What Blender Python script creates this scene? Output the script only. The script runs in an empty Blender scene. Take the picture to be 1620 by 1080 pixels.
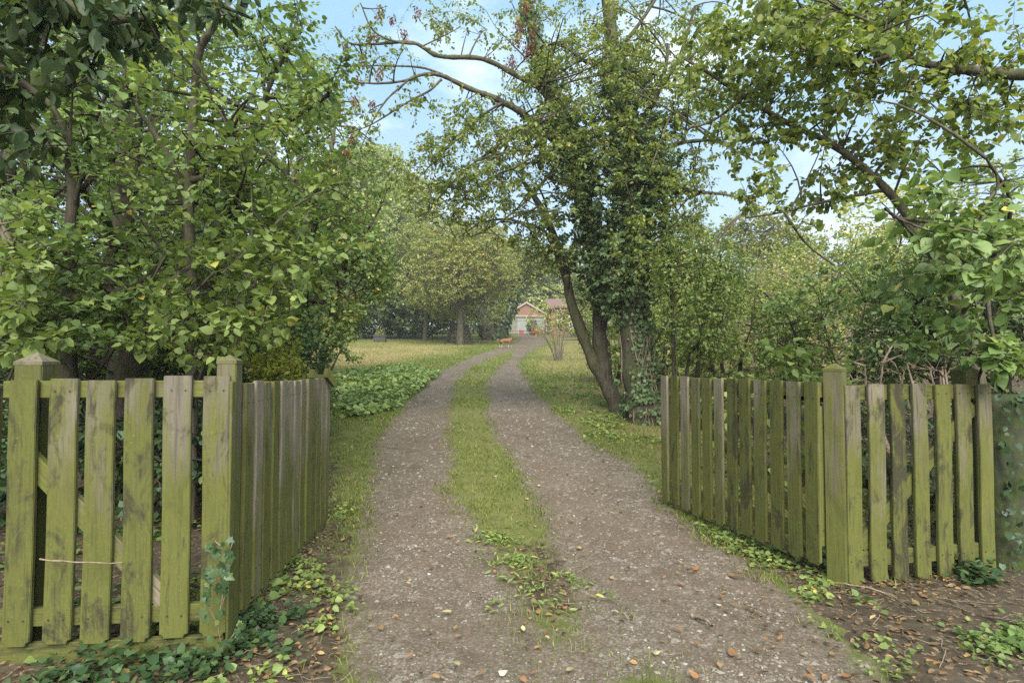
import bpy, bmesh, math, random
import numpy as np
from mathutils import Vector, Matrix

rng = np.random.default_rng(11)
random.seed(5)
SC = bpy.context.scene
COL = SC.collection

# ------------------------------------------------------------------ camera, light, exposure
F, CX, CY = 900.0, 810.0, 540.0          # focal length and centre in pixels of the 1620 px wide photograph
EYE = 1.30
PITCH = math.atan(33 / 900)
cam = bpy.data.cameras.new('camera')
cam.lens = 20.0; cam.sensor_width = 36.0; cam.clip_end = 2000; cam.clip_start = 0.05
camo = bpy.data.objects.new('camera', cam); COL.objects.link(camo)
camo.location = (0, 0, EYE); camo.rotation_euler = (math.pi / 2 + PITCH, 0, 0)
SC.camera = camo

SUN_EL, SUN_AZ = math.radians(42), math.radians(174)      # azimuth clockwise from +Y
world = bpy.data.worlds.new('World'); SC.world = world; world.use_nodes = True
wt = world.node_tree; wt.nodes.clear()
def WN(t): return wt.nodes.new(t)
w_out = WN('ShaderNodeOutputWorld'); w_bg = WN('ShaderNodeBackground'); w_bg.inputs['Strength'].default_value = 0.085
sky = WN('ShaderNodeTexSky'); sky.sky_type = 'NISHITA'; sky.sun_disc = False
sky.sun_elevation = SUN_EL; sky.sun_rotation = SUN_AZ; sky.air_density = 1.0; sky.dust_density = 2.0; sky.ozone_density = 2.0
w_tc = WN('ShaderNodeTexCoord'); w_map = WN('ShaderNodeMapping'); w_map.inputs['Scale'].default_value = (1.0, 1.0, 2.2)
w_map.inputs['Location'].default_value = (0.35, 0.1, 0.2)
w_noise = WN('ShaderNodeTexNoise'); w_noise.inputs['Scale'].default_value = 2.3; w_noise.inputs['Detail'].default_value = 9; w_noise.inputs['Roughness'].default_value = 0.55
w_ramp = WN('ShaderNodeValToRGB'); w_ramp.color_ramp.elements[0].position = 0.52; w_ramp.color_ramp.elements[1].position = 0.80
w_mix = WN('ShaderNodeMixRGB'); w_mix.inputs['Color2'].default_value = (8.0, 8.2, 8.5, 1)
w_haze = WN('ShaderNodeMixRGB'); w_haze.inputs['Fac'].default_value = 0.8; w_haze.inputs['Color2'].default_value = (2.35, 3.95, 5.4, 1)
wt.links.new(w_tc.outputs['Generated'], w_map.inputs['Vector']); wt.links.new(w_map.outputs[0], w_noise.inputs['Vector'])
wt.links.new(w_noise.outputs['Fac'], w_ramp.inputs[0]); wt.links.new(w_ramp.outputs[0], w_mix.inputs['Fac'])
wt.links.new(sky.outputs[0], w_haze.inputs['Color1']); w_sep = WN('ShaderNodeSeparateXYZ'); wt.links.new(w_tc.outputs['Generated'], w_sep.inputs[0])
w_hr = WN('ShaderNodeMapRange'); w_hr.inputs['From Min'].default_value = 0.45; w_hr.inputs['From Max'].default_value = 0.0; w_hr.inputs['To Max'].default_value = 0.6
wt.links.new(w_sep.outputs['Z'], w_hr.inputs['Value'])
w_hz = WN('ShaderNodeMixRGB'); w_hz.inputs['Color2'].default_value = (5.3, 5.6, 5.9, 1)
wt.links.new(w_hr.outputs[0], w_hz.inputs['Fac']); wt.links.new(w_haze.outputs[0], w_hz.inputs['Color1']); wt.links.new(w_hz.outputs[0], w_mix.inputs['Color1'])
wt.links.new(w_mix.outputs[0], w_bg.inputs['Color']); wt.links.new(w_bg.outputs[0], w_out.inputs[0])

sun = bpy.data.lights.new('sun', 'SUN'); sun.energy = 3.6; sun.angle = math.radians(52); sun.color = (1.0, 0.95, 0.86)
suno = bpy.data.objects.new('sun', sun); COL.objects.link(suno)
sd = Vector((math.sin(SUN_AZ) * math.cos(SUN_EL), math.cos(SUN_AZ) * math.cos(SUN_EL), math.sin(SUN_EL)))
suno.rotation_euler = sd.to_track_quat('Z', 'Y').to_euler(); suno.location = sd * 50

SC.view_settings.view_transform = 'Standard'; SC.view_settings.look = 'None'
SC.view_settings.gamma = 1.0; SC.view_settings.use_curve_mapping = False
SC.view_settings.exposure = 1.35
SC.render.engine = 'CYCLES'
cy = SC.cycles
cy.max_bounces = 8; cy.diffuse_bounces = 6; cy.glossy_bounces = 2; cy.transmission_bounces = 4; cy.transparent_max_bounces = 4
cy.caustics_reflective = False; cy.caustics_refractive = False
cy.use_denoising = False; cy.sample_clamp_indirect = 6.0

# ------------------------------------------------------------------ measuring helpers
CP, SP = math.cos(PITCH), math.sin(PITCH)
def P(px, py, d):
    u = (np.asarray(px, float) - CX) / F; v = (CY - np.asarray(py, float)) / F
    y = CP - v * SP
    return np.stack(np.broadcast_arrays(u / y * d, d + 0 * u, EYE + (SP + v * CP) / y * d), -1)

SLOPE = 0.074
def noise2(x, y, seed=0):
    r = np.random.default_rng(seed); s = 0
    for k in range(5):
        a, b, c = r.uniform(-1, 1, 2).tolist() + [r.uniform(0, 6.28)]
        s = s + np.sin(x * a * 2 + y * b * 2 + c)
    return s / 5
def G(x, y):
    x = np.asarray(x, float); y = np.asarray(y, float)
    t = np.clip(y - 3.0, 0, 2.0)
    z = SLOPE * (t * t / 4 + np.maximum(y - 5.0, 0) - np.maximum(y - 85, 0) * 0.8)
    far = np.clip((y - 3) / 6, 0, 1)
    z = z + far * 0.03 * noise2(x * 0.9, y * 0.9, 3) + 0.006 * noise2(x * 5, y * 5, 4)
    bank = np.clip(np.abs(x - 0.3) - 2.6, 0, 6) * 0.02
    return z + bank * np.clip((y - 4) / 6, 0, 1)
def gp(px, py):
    lo, hi = 1.0, 200.0
    for _ in range(60):
        m = math.sqrt(lo * hi); q = P(px, py, m)
        if q[2] > float(G(q[0], q[1])): lo = m
        else: hi = m
    q = P(px, py, lo); return float(q[0]), float(q[1]), float(G(q[0], q[1]))

def nrmz(a): return a / np.maximum(np.linalg.norm(a, axis=-1, keepdims=True), 1e-9)

# ------------------------------------------------------------------ object helpers
def link(o, parent=None):
    COL.objects.link(o)
    if parent is not None: o.parent = parent
    return o
def thing(name, label, cat, loc=(0, 0, 0), rotz=0, group=None):
    o = bpy.data.objects.new(name, None); o.empty_display_size = 0.2; link(o)
    o.location = loc; o.rotation_euler = (0, 0, rotz); o['label'] = label; o['category'] = cat
    if group: o['group'] = group
    return o
def tag(o, label, cat, group=None):
    o['label'] = label; o['category'] = cat
    if group: o['group'] = group
    return o
def np_mesh(name, verts, faces, mat, tint=None, attr='tint', smooth=False):
    """faces: (M,k) int array, or a list of such arrays"""
    if not isinstance(faces, list): faces = [faces]
    verts = np.asarray(verts, np.float32).reshape(-1, 3)
    me = bpy.data.meshes.new(name)
    me.vertices.add(len(verts)); me.vertices.foreach_set('co', verts.ravel())
    idx = np.concatenate([f.ravel() for f in faces]).astype(np.int32)
    tot = np.concatenate([np.full(len(f), f.shape[1]) for f in faces]).astype(np.int32)
    st = np.concatenate([[0], np.cumsum(tot)[:-1]]).astype(np.int32)
    me.loops.add(len(idx)); me.loops.foreach_set('vertex_index', idx)
    me.polygons.add(len(tot)); me.polygons.foreach_set('loop_start', st)
    try: me.polygons.foreach_set('loop_total', tot)
    except Exception: pass
    if smooth: me.polygons.foreach_set('use_smooth', np.ones(len(tot), bool))
    me.update(calc_edges=True)
    if tint is not None:
        a = me.attributes.new(attr, 'FLOAT', 'FACE'); a.data.foreach_set('value', np.asarray(tint, np.float32))
    me.materials.append(mat)
    return me
def obj(name, me, parent=None, loc=None, kind=None):
    o = bpy.data.objects.new(name, me); link(o, parent)
    if loc is not None: o.location = loc
    if kind: o['kind'] = kind
    return o
def bm_obj(name, bm, mat, parent=None, smooth=False):
    me = bpy.data.meshes.new(name); bm.to_mesh(me); bm.free(); me.materials.append(mat)
    if smooth:
        for p in me.polygons: p.use_smooth = True
    return obj(name, me, parent)
def bm_box(bm, x0, x1, y0, y1, z0, z1, mtx=None):
    v = [bm.verts.new((x, y, z)) for z in (z0, z1) for x, y in ((x0, y0), (x1, y0), (x1, y1), (x0, y1))]
    for f in ((3, 2, 1, 0), (4, 5, 6, 7), (0, 1, 5, 4), (1, 2, 6, 5), (2, 3, 7, 6), (3, 0, 4, 7)):
        bm.faces.new([v[i] for i in f])
    if mtx is not None:
        for q in v: q.co = mtx @ q.co
    return v
def box_mesh(name, dims, mat, bevel=0.003, seg=2):
    bm = bmesh.new(); bm_box(bm, *dims)
    if bevel: bmesh.ops.bevel(bm, geom=list(bm.edges), offset=bevel, segments=seg, affect='EDGES')
    me = bpy.data.meshes.new(name); bm.to_mesh(me); bm.free(); me.materials.append(mat)
    return me

# ------------------------------------------------------------------ materials
class NT:
    def __init__(s, name):
        s.m = bpy.data.materials.new(name); s.m.use_nodes = True; s.t = s.m.node_tree; s.t.nodes.clear()
        s.out = s.n('ShaderNodeOutputMaterial')
    def n(s, t, **kw):
        x = s.t.nodes.new(t)
        for k, v in kw.items():
            if hasattr(x, k): setattr(x, k, v)
            else: x.inputs[k].default_value = v
        return x
    def l(s, a, b): s.t.links.new(a, b); return s
    def attr(s, name): return s.n('ShaderNodeAttribute', attribute_name=name).outputs['Fac']
    def noise(s, scale, detail=4, rough=0.5, vec=None, dist=0.0):
        x = s.n('ShaderNodeTexNoise'); x.inputs['Scale'].default_value = scale; x.inputs['Detail'].default_value = detail
        x.inputs['Roughness'].default_value = rough; x.inputs['Distortion'].default_value = dist
        if vec is not None: s.l(vec, x.inputs['Vector'])
        return x.outputs['Fac']
    def voro(s, scale, vec=None, out='Color', rand=1.0):
        x = s.n('ShaderNodeTexVoronoi'); x.inputs['Scale'].default_value = scale; x.inputs['Randomness'].default_value = rand
        if vec is not None: s.l(vec, x.inputs['Vector'])
        return x.outputs[out]
    def ramp(s, fac, stops, interp='LINEAR'):
        x = s.n('ShaderNodeValToRGB'); r = x.color_ramp; r.interpolation = interp
        while len(r.elements) < len(stops): r.elements.new(0.5)
        for e, (p, c) in zip(r.elements, stops):
            e.position = p
            e.color = (c, c, c, 1) if isinstance(c, (int, float)) else (*c, 1)
        s.l(fac, x.inputs[0]); return x.outputs['Color']
    def mix(s, fac, a, b, mode='MIX'):
        x = s.n('ShaderNodeMixRGB', blend_type=mode)
        for v, k in ((fac, 'Fac'), (a, 'Color1'), (b, 'Color2')):
            if isinstance(v, bpy.types.NodeSocket): s.l(v, x.inputs[k])
            else: x.inputs[k].default_value = v if isinstance(v, (int, float)) else (*v, 1)
        return x.outputs[0]
    def math(s, op, a, b=None, c=None, clamp=False):
        x = s.n('ShaderNodeMath', operation=op); x.use_clamp = clamp
        for i, v in enumerate((a, b, c)):
            if v is None: continue
            if isinstance(v, bpy.types.NodeSocket): s.l(v, x.inputs[i])
            else: x.inputs[i].default_value = v
        return x.outputs[0]
    def mapping(s, vec, scale=(1, 1, 1), loc=None):
        x = s.n('ShaderNodeMapping'); x.inputs['Scale'].default_value = scale; s.l(vec, x.inputs['Vector'])
        if loc is not None:
            if isinstance(loc, bpy.types.NodeSocket): s.l(loc, x.inputs['Location'])
            else: x.inputs['Location'].default_value = loc
        return x.outputs[0]
    def finish(s, color, rough=0.8, spec=0.3, bump=None, bump_d=0.01, bump_s=0.6):  # principled surface
        b = s.n('ShaderNodeBsdfPrincipled')
        if isinstance(color, bpy.types.NodeSocket): s.l(color, b.inputs['Base Color'])
        else: b.inputs['Base Color'].default_value = (*color, 1)
        if isinstance(rough, bpy.types.NodeSocket): s.l(rough, b.inputs['Roughness'])
        else: b.inputs['Roughness'].default_value = rough
        b.inputs['Specular IOR Level'].default_value = spec
        if bump is not None:
            x = s.n('ShaderNodeBump'); x.inputs['Distance'].default_value = bump_d; x.inputs['Strength'].default_value = bump_s
            s.l(bump, x.inputs['Height']); s.l(x.outputs[0], b.inputs['Normal'])
        s.l(b.outputs[0], s.out.inputs[0]); return s.m

LEAF_GAIN = 1.95      # reflected plus transmitted share of the light
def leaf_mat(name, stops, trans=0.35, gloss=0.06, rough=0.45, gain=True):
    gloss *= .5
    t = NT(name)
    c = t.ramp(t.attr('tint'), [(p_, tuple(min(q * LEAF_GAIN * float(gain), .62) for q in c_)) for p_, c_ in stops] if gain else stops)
    geo = t.n('ShaderNodeNewGeometry')
    n = t.noise(6.0, 3, 0.6, geo.outputs['Position'])
    c = t.mix(1.0, c, t.ramp(n, [(0.3, 0.78), (0.7, 1.15)]), 'MULTIPLY')
    c = t.mix(t.ramp(t.noise(70.0, 2, 0.6, geo.outputs['Position']), [(0.64, 0.0), (0.74, 0.55)]), c, (0.16, 0.11, 0.045))      # browned spots
    d = t.n('ShaderNodeBsdfDiffuse'); tr = t.n('ShaderNodeBsdfTranslucent'); g = t.n('ShaderNodeBsdfGlossy')
    g.inputs['Roughness'].default_value = rough; g.inputs['Color'].default_value = (0.9, 0.95, 1.0, 1)
    t.l(c, d.inputs['Color'])
    t.l(t.mix(1.0, c, (1.15, 1.15, 0.65), 'MULTIPLY'), tr.inputs['Color'])
    m1 = t.n('ShaderNodeMixShader'); m1.inputs[0].default_value = trans
    t.l(d.outputs[0], m1.inputs[1]); t.l(tr.outputs[0], m1.inputs[2])
    m2 = t.n('ShaderNodeMixShader'); m2.inputs[0].default_value = gloss
    lw = t.n('ShaderNodeLayerWeight'); lw.inputs[0].default_value = 0.25
    t.l(t.math('MULTIPLY_ADD', lw.outputs['Facing'], gloss * 1.6, gloss * 0.5), m2.inputs[0])
    t.l(m1.outputs[0], m2.inputs[1]); t.l(g.outputs[0], m2.inputs[2])
    t.l(m2.outputs[0], t.out.inputs[0]); return t.m

def bark_mat(name, a, b, moss=(0.07, 0.085, 0.025), mossy=0.3):
    t = NT(name); tc = t.n('ShaderNodeTexCoord').outputs['Object']
    v = t.mapping(tc, (1, 1, 0.22))
    n = t.noise(22, 6, 0.65, v); n2 = t.noise(2.2, 3, 0.5, tc)
    c = t.mix(t.ramp(n, [(0.35, 0.0), (0.65, 1.0)]), a, b)
    c = t.mix(t.math('MULTIPLY', t.ramp(n2, [(0.42, 0.0), (0.62, 1.0)]), mossy), c, moss)
    return t.finish(c, 0.9, 0.15, n, 0.02, 0.9)

M = {}
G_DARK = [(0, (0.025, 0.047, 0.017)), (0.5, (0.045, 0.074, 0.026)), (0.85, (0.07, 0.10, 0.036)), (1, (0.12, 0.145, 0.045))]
G_MID = [(0, (0.05, 0.082, 0.024)), (0.45, (0.084, 0.126, 0.036)), (0.85, (0.128, 0.168, 0.05)), (0.97, (0.2, 0.205, 0.055)), (1, (0.33, 0.25, 0.06))]
G_BRIGHT = [(0, (0.068, 0.10, 0.028)), (0.5, (0.116, 0.155, 0.044)), (0.85, (0.168, 0.20, 0.056)), (1, (0.32, 0.28, 0.07))]
G_LIME = [(0, (0.06, 0.088, 0.02)), (0.5, (0.104, 0.134, 0.032)), (0.85, (0.158, 0.174, 0.042)), (1, (0.28, 0.235, 0.045))]
G_YELLOW = [(0, (0.12, 0.15, 0.03)), (0.4, (0.21, 0.23, 0.04)), (0.8, (0.33, 0.28, 0.05)), (1, (0.42, 0.24, 0.06))]
G_OLIVE = [(0, (0.07, 0.085, 0.028)), (0.5, (0.125, 0.14, 0.045)), (0.85, (0.18, 0.18, 0.06)), (1, (0.25, 0.18, 0.07))]
G_IVY = [(0, (0.02, 0.043, 0.016)), (0.5, (0.038, 0.07, 0.024)), (0.8, (0.06, 0.098, 0.035)), (1, (0.12, 0.15, 0.045))]
G_PALE = [(0, (0.12, 0.15, 0.055)), (0.5, (0.19, 0.22, 0.075)), (1, (0.3, 0.3, 0.09))]
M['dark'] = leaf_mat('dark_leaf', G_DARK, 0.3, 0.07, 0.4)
M['mid'] = leaf_mat('green_leaf', G_MID, 0.4, 0.06)
M['bright'] = leaf_mat('bright_leaf', G_BRIGHT, 0.4, 0.05)
M['lime'] = leaf_mat('lime_leaf', G_LIME, 0.5, 0.05)
M['yellow'] = leaf_mat('yellow_leaf', G_YELLOW, 0.4, 0.04)
M['olive'] = leaf_mat('olive_leaf', G_OLIVE, 0.35, 0.04)
M['ivy'] = leaf_mat('ivy_leaf', G_IVY, 0.2, 0.08, 0.4, gain=.62)
M['shade'] = leaf_mat('shaded_dark_leaf', G_DARK, 0.3, 0.05, 0.4, gain=.5)  # dimmed copy of the dark leaf ramp, overhang's shade put into the colour
M['pale'] = leaf_mat('pale_leaf', G_PALE, 0.4, 0.04)
M['seed'] = leaf_mat('dry_seed', [(0, (0.10, 0.05, 0.03)), (1, (0.26, 0.13, 0.07))], 0.3, 0.02, gain=False)
M['grass'] = leaf_mat('grass_blade', [(0, (0.10, 0.14, 0.03)), (0.45, (0.175, 0.22, 0.048)), (0.75, (0.27, 0.28, 0.085)), (1, (0.42, 0.34, 0.18))], 0.35, 0.03, gain=False)
M['fallen'] = leaf_mat('fallen_leaf', [(0, (0.12, 0.07, 0.035)), (0.35, (0.22, 0.125, 0.065)), (0.55, (0.33, 0.16, 0.07)), (0.75, (0.34, 0.25, 0.13)), (0.9, (0.5, 0.42, 0.22)), (1, (0.55, 0.52, 0.42))], 0.2, 0.04, gain=False)
M['litter'] = leaf_mat('litter', [(0, (0.05, 0.032, 0.02)), (0.4, (0.13, 0.085, 0.045)), (0.7, (0.24, 0.16, 0.08)), (0.9, (0.34, 0.2, 0.07)), (1, (0.42, 0.34, 0.2))], 0.1, 0.03, gain=False)
M['bark'] = bark_mat('bark', (0.045, 0.036, 0.026), (0.13, 0.11, 0.085), mossy=0.45)
M['bark_light'] = bark_mat('bark_light', (0.09, 0.075, 0.055), (0.22, 0.19, 0.145), mossy=0.35)
M['bark_dark'] = bark_mat('bark_dark', (0.025, 0.02, 0.015), (0.075, 0.062, 0.048), mossy=0.3)
M['twig_dry'] = bark_mat('dry_twig', (0.13, 0.10, 0.07), (0.30, 0.24, 0.17), mossy=0.0)

def wood_mat(name, green=0.5, grey=(0.18, 0.155, 0.115), grn=(0.098, 0.106, 0.022), stain=0.8, st0=.53, grad=.28):
    t = NT(name); tc = t.n('ShaderNodeTexCoord').outputs['Object']
    oi = t.n('ShaderNodeObjectInfo'); rnd = oi.outputs['Random']
    off = t.n('ShaderNodeCombineXYZ')
    t.l(t.math('MULTIPLY', rnd, 37.0), off.inputs[0]); t.l(t.math('MULTIPLY', rnd, 11.0), off.inputs[1]); t.l(t.math('MULTIPLY', rnd, 23.0), off.inputs[2])
    o = off.outputs[0]
    vg = t.mapping(tc, (55, 55, 2.2), o); vl = t.mapping(tc, (7, 7, 2.6), o); vb = t.mapping(tc, (9, 9, 4.0), o)
    grain = t.noise(1.0, 6, 0.65, vg, 0.3); low = t.noise(1.0, 5, 0.6, vl); blot = t.noise(1.0, 6, 0.7, vb, 0.6)
    fine = t.noise(90, 3, 0.6, tc)
    sep = t.n('ShaderNodeSeparateXYZ'); t.l(tc, sep.inputs[0])
    h = t.math('MULTIPLY', sep.outputs['Z'], grad)                   # algae is thicker low on the wood
    m = t.math('SUBTRACT', t.math('ADD', low, green), h)
    m = t.math('ADD', m, t.math('MULTIPLY_ADD', rnd, 0.32, -0.16))
    g2 = t.noise(1.0, 4, 0.6, t.mapping(tc, (150, 150, 4.0), o))
    m = t.math('ADD', m, t.math('MULTIPLY_ADD', grain, 0.9, -0.45)); m = t.math('ADD', m, t.math('MULTIPLY_ADD', g2, 0.5, -0.25))
    algae = t.ramp(m, [(0.42, 0.0), (0.70, 0.95)])
    cg = t.mix(t.ramp(grain, [(0.3, 0.0), (0.7, 1.0)]), tuple(c * 0.62 for c in grey), tuple(c * 1.25 for c in grey))
    ca = t.mix(t.ramp(blot, [(0.3, 0.0), (0.7, 1.0)]), tuple(c * 0.72 for c in grn), tuple(c * 1.28 for c in grn))
    c = t.mix(algae, cg, ca)
    st = t.math('ADD', t.math('MULTIPLY', blot, 0.75), t.math('MULTIPLY', grain, 0.25))
    st = t.math('ADD', st, t.math('MULTIPLY_ADD', rnd, 0.12, -0.06))
    c = t.mix(t.math('MULTIPLY', t.ramp(st, [(st0, 0.0), (st0 + .1, 1.0)]), stain), c, (0.03, 0.027, 0.018))
    c = t.mix(t.math('MULTIPLY', t.ramp(grain, [(0.30, 1.0), (0.46, 0.0)]), 0.5), c, (0.045, 0.04, 0.022))
    c = t.mix(t.math('MULTIPLY', t.ramp(g2, [(0.34, 1.0), (0.48, 0.0)]), 0.35), c, (0.05, 0.046, 0.025))
    c = t.mix(t.ramp(fine, [(0.62, 0.0), (0.75, 0.35)]), c, (0.24, 0.26, 0.07))
    return t.finish(c, 0.86, 0.2, t.math('ADD', grain, t.math('MULTIPLY', fine, 0.3)), 0.004, 0.8)
M['wood'] = wood_mat('mossy_wood', 0.50)
M['wood_grey'] = wood_mat('grey_wood', 0.36, grey=(0.215, 0.185, 0.135), stain=0.6, grad=.42)
M['wood_worn'] = wood_mat('worn_wood', 0.66, grey=(0.15, 0.13, 0.10), stain=0.85, st0=.50, grad=.58)
M['wood_dark'] = wood_mat('stained_wood', 0.46, stain=0.9, st0=.475)
M['wood_post'] = wood_mat('post_wood', 0.40, grey=(0.14, 0.12, 0.083), stain=0.4)
M['nail'] = NT('nail').finish((0.035, 0.03, 0.026), 0.6, 0.4)

def simple(name, a, b, scale, rough=0.8, bump=0.0, spec=0.3):
    t = NT(name); tc = t.n('ShaderNodeTexCoord').outputs['Object']
    n = t.noise(scale, 5, 0.6, tc)
    return t.finish(t.mix(t.ramp(n, [(0.3, 0.0), (0.7, 1.0)]), a, b), rough, spec, n if bump else None, bump or 0.01)
# ------------------------------------------------------------------ tubes and leaves (vectorised)
def tubes(polys, radii, sides):
    """polys (N,K,3), radii (N,K) -> verts, quads"""
    polys = np.asarray(polys, float); N, K, _ = polys.shape
    tan = np.empty_like(polys); tan[:, 1:-1] = polys[:, 2:] - polys[:, :-2]; tan[:, 0] = polys[:, 1] - polys[:, 0]; tan[:, -1] = polys[:, -1] - polys[:, -2]
    tan = nrmz(tan)
    ref = np.where(np.abs(nrmz(polys[:, -1] - polys[:, 0])[:, None, 2:3]) > 0.8, np.array([1.0, 0, 0]), np.array([0, 0, 1.0]))
    a = nrmz(np.cross(tan, ref)); b = np.cross(tan, a)
    ang = np.arange(sides) / sides * 2 * np.pi
    ring = a[:, :, None] * np.cos(ang)[None, None, :, None] + b[:, :, None] * np.sin(ang)[None, None, :, None]
    v = polys[:, :, None] + ring * radii[:, :, None, None]
    base = (np.arange(N) * K * sides)[:, None, None] + (np.arange(K - 1) * sides)[None, :, None]
    s = np.arange(sides)[None, None]; s1 = (s + 1) % sides
    q = np.stack([base + s, base + s1, base + sides + s1, base + sides + s], -1).reshape(-1, 4)
    return v.reshape(-1, 3), q
def catmull(pts, n):
    pts = np.asarray(pts, float); Q = np.vstack([2 * pts[0] - pts[1], pts, 2 * pts[-1] - pts[-2]])
    out = []
    for i in range(len(pts) - 1):
        p0, p1, p2, p3 = Q[i:i + 4]
        for t in np.linspace(0, 1, n, endpoint=False):
            out.append(0.5 * (2 * p1 + (p2 - p0) * t + (2 * p0 - 5 * p1 + 4 * p2 - p3) * t * t + (3 * p1 - p0 - 3 * p2 + p3) * t ** 3))
    out.append(pts[-1]); return np.array(out)

SHAPES = {
    'broad': (np.array([(0, 0, 0), (0.18, 0.40, .10), (0.62, 0.36, .05), (1, 0, -.14), (0.62, -0.36, .05), (0.18, -0.40, .10)]), np.array([(0, 3, 2, 1), (0, 5, 4, 3)])),
    'oval': (np.array([(0, 0, 0), (0.3, 0.27, .07), (0.68, 0.24, .03), (1, 0, -.10), (0.68, -0.24, .03), (0.3, -0.27, .07)]), np.array([(0, 3, 2, 1), (0, 5, 4, 3)])),
    'narrow': (np.array([(0, 0, 0), (0.3, 0.16, .04), (0.65, 0.15, .02), (1, 0, -.12), (0.65, -0.15, .02), (0.3, -0.16, .04)]), np.array([(0, 3, 2, 1), (0, 5, 4, 3)])),
    'ivy': (np.array([(0.05, 0, 0), (-0.02, 0.36, .06), (0.5, 0.44, .02), (1, 0, -.10), (0.5, -0.44, .02), (-0.02, -0.36, .06)]), np.array([(0, 3, 2, 1), (0, 5, 4, 3)])),
    'quad': (np.array([(0, 0, 0), (0.5, 0.36, .05), (1, 0, -.06), (0.5, -0.36, .05)]), np.array([(0, 1, 2, 3)])),
    'tri': (np.array([(0, 0.5, 0), (0, -0.5, 0), (1, 0, 0)]), np.array([(0, 1, 2)])),
}
def frames(axis, nrm):
    axis = nrmz(axis); nrm = nrmz(nrm - axis * (nrm * axis).sum(-1, keepdims=True)); side = np.cross(nrm, axis)
    return axis, side, nrm
def leaf_geo(pos, axis, nrm, size, shape):
    tv, tf = SHAPES[shape]; a, s, n = frames(axis, nrm)
    jit = 1 + 0.25 * (rng.random((len(pos), 1, 1)) - 0.5)
    v = pos[:, None] + np.asarray(size)[:, None, None] * (tv[None, :, 0:1] * a[:, None] + jit * tv[None, :, 1:2] * s[:, None] + tv[None, :, 2:3] * n[:, None])
    f = (np.arange(len(pos)) * len(tv))[:, None, None] + tf[None]
    return v.reshape(-1, 3), f.reshape(-1, tf.shape[1]), len(tf)
def leaves(name, pos, axis, nrm, size, tint, shape, mat, parent, origin, kind=None):
    v, f, k = leaf_geo(pos, axis, nrm, size, shape)
    return obj(name, np_mesh(name, v - origin, f, mat, np.repeat(tint, k)), parent, kind=kind)

# detailed leaf meshes for the leaves near the camera, shared between objects
def big_leaf_mesh(name, mat, kind, tint):
    bm = bmesh.new()
    if kind == 'heart': out = [(0.0, 0.0), (-0.06, .2), (.05, .37), (.28, .46), (.55, .40), (.78, .24), (.92, .09), (1.06, 0)]
    elif kind == 'ivy': out = [(0.0, 0.0), (-.12, .22), (.02, .42), (.22, .34), (.42, .52), (.55, .24), (.8, .12), (1.0, 0)]
    else: out = [(0.0, 0.0), (.1, .13), (.3, .25), (.5, .28), (.7, .22), (.87, .1), (.95, .04), (1.0, 0)]
    curl = random.uniform(.06, .2); fold = random.uniform(.1, .3); tw = random.uniform(-.15, .15)
    def z(a, b): return fold * abs(b) - curl * a * a + tw * a * b + 0.02 * math.sin(a * 14) * (abs(b) > .2)
    mid = [bm.verts.new((a, 0, z(a, 0))) for a in (0.0, .25, .5, .75)] ; tip = bm.verts.new((out[-1][0], 0, z(out[-1][0], 0)))
    for sgn in (1, -1):
        e = [bm.verts.new((a, sgn * b, z(a, b))) for a, b in out[1:-1]]
        m = [mid[0], mid[0], mid[1], mid[2], mid[3], tip]
        fs = [(mid[0], e[0], e[1]), (mid[0], e[1], e[2], mid[1]), (mid[1], e[2], e[3], mid[2]), (mid[2], e[3], e[4], mid[3]), (mid[3], e[4], e[5], tip)]
        for f in fs:
            f = list(f)
            if sgn > 0: f.reverse()
            bm.faces.new(f)
    me = bpy.data.meshes.new(name); bm.to_mesh(me); bm.free(); me.materials.append(mat)
    a = me.attributes.new('tint', 'FLOAT', 'FACE'); a.data.foreach_set('value', np.full(len(me.polygons), tint, np.float32))
    for p in me.polygons: p.use_smooth = True
    return me
_lm = {}
def leaf_objects(pos, axis, nrm, size, tint, kind, matkey, parent, origin):
    a, s, n = frames(axis, nrm)
    for i in range(len(pos)):
        key = (kind, matkey, int(tint[i] * 7.99), i % 3)
        if key not in _lm: _lm[key] = big_leaf_mesh('leaf', M[matkey], kind, (key[2] + .5) / 8)
        o = bpy.data.objects.new('leaf', _lm[key]); link(o, parent)
        m = np.eye(4); m[:3, 0] = a[i] * size[i]; m[:3, 1] = s[i] * size[i]; m[:3, 2] = n[i] * size[i]; m[:3, 3] = pos[i] - origin
        o.matrix_local = Matrix(m.tolist())

def nearest(nodes, q):
    out = np.empty(len(q), int)
    for i in range(0, len(q), 400):
        d = ((q[i:i + 400, None] - nodes[None]) ** 2).sum(-1); out[i:i + 400] = d.argmin(1)
    return out
def ball(n, shell=0.0):
    v = nrmz(rng.normal(size=(n, 3))); r = (shell + (1 - shell) * rng.random(n)) ** (1 / 2.2)
    return v * r[:, None]
def bez(a, c, b, t): return a * (1 - t) ** 2 + 2 * c * t * (1 - t) + b * t * t

def vol_targets(vols):
    out = []
    for px, py, d, rx, ry, rd, n in vols:
        u = ball(int(n))
        dd = np.maximum(d + u[:, 1] * rd, 1.2)
        out.append(P(px + u[:, 0] * rx, py - u[:, 2] * ry, dd))
    return np.concatenate(out)

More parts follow.
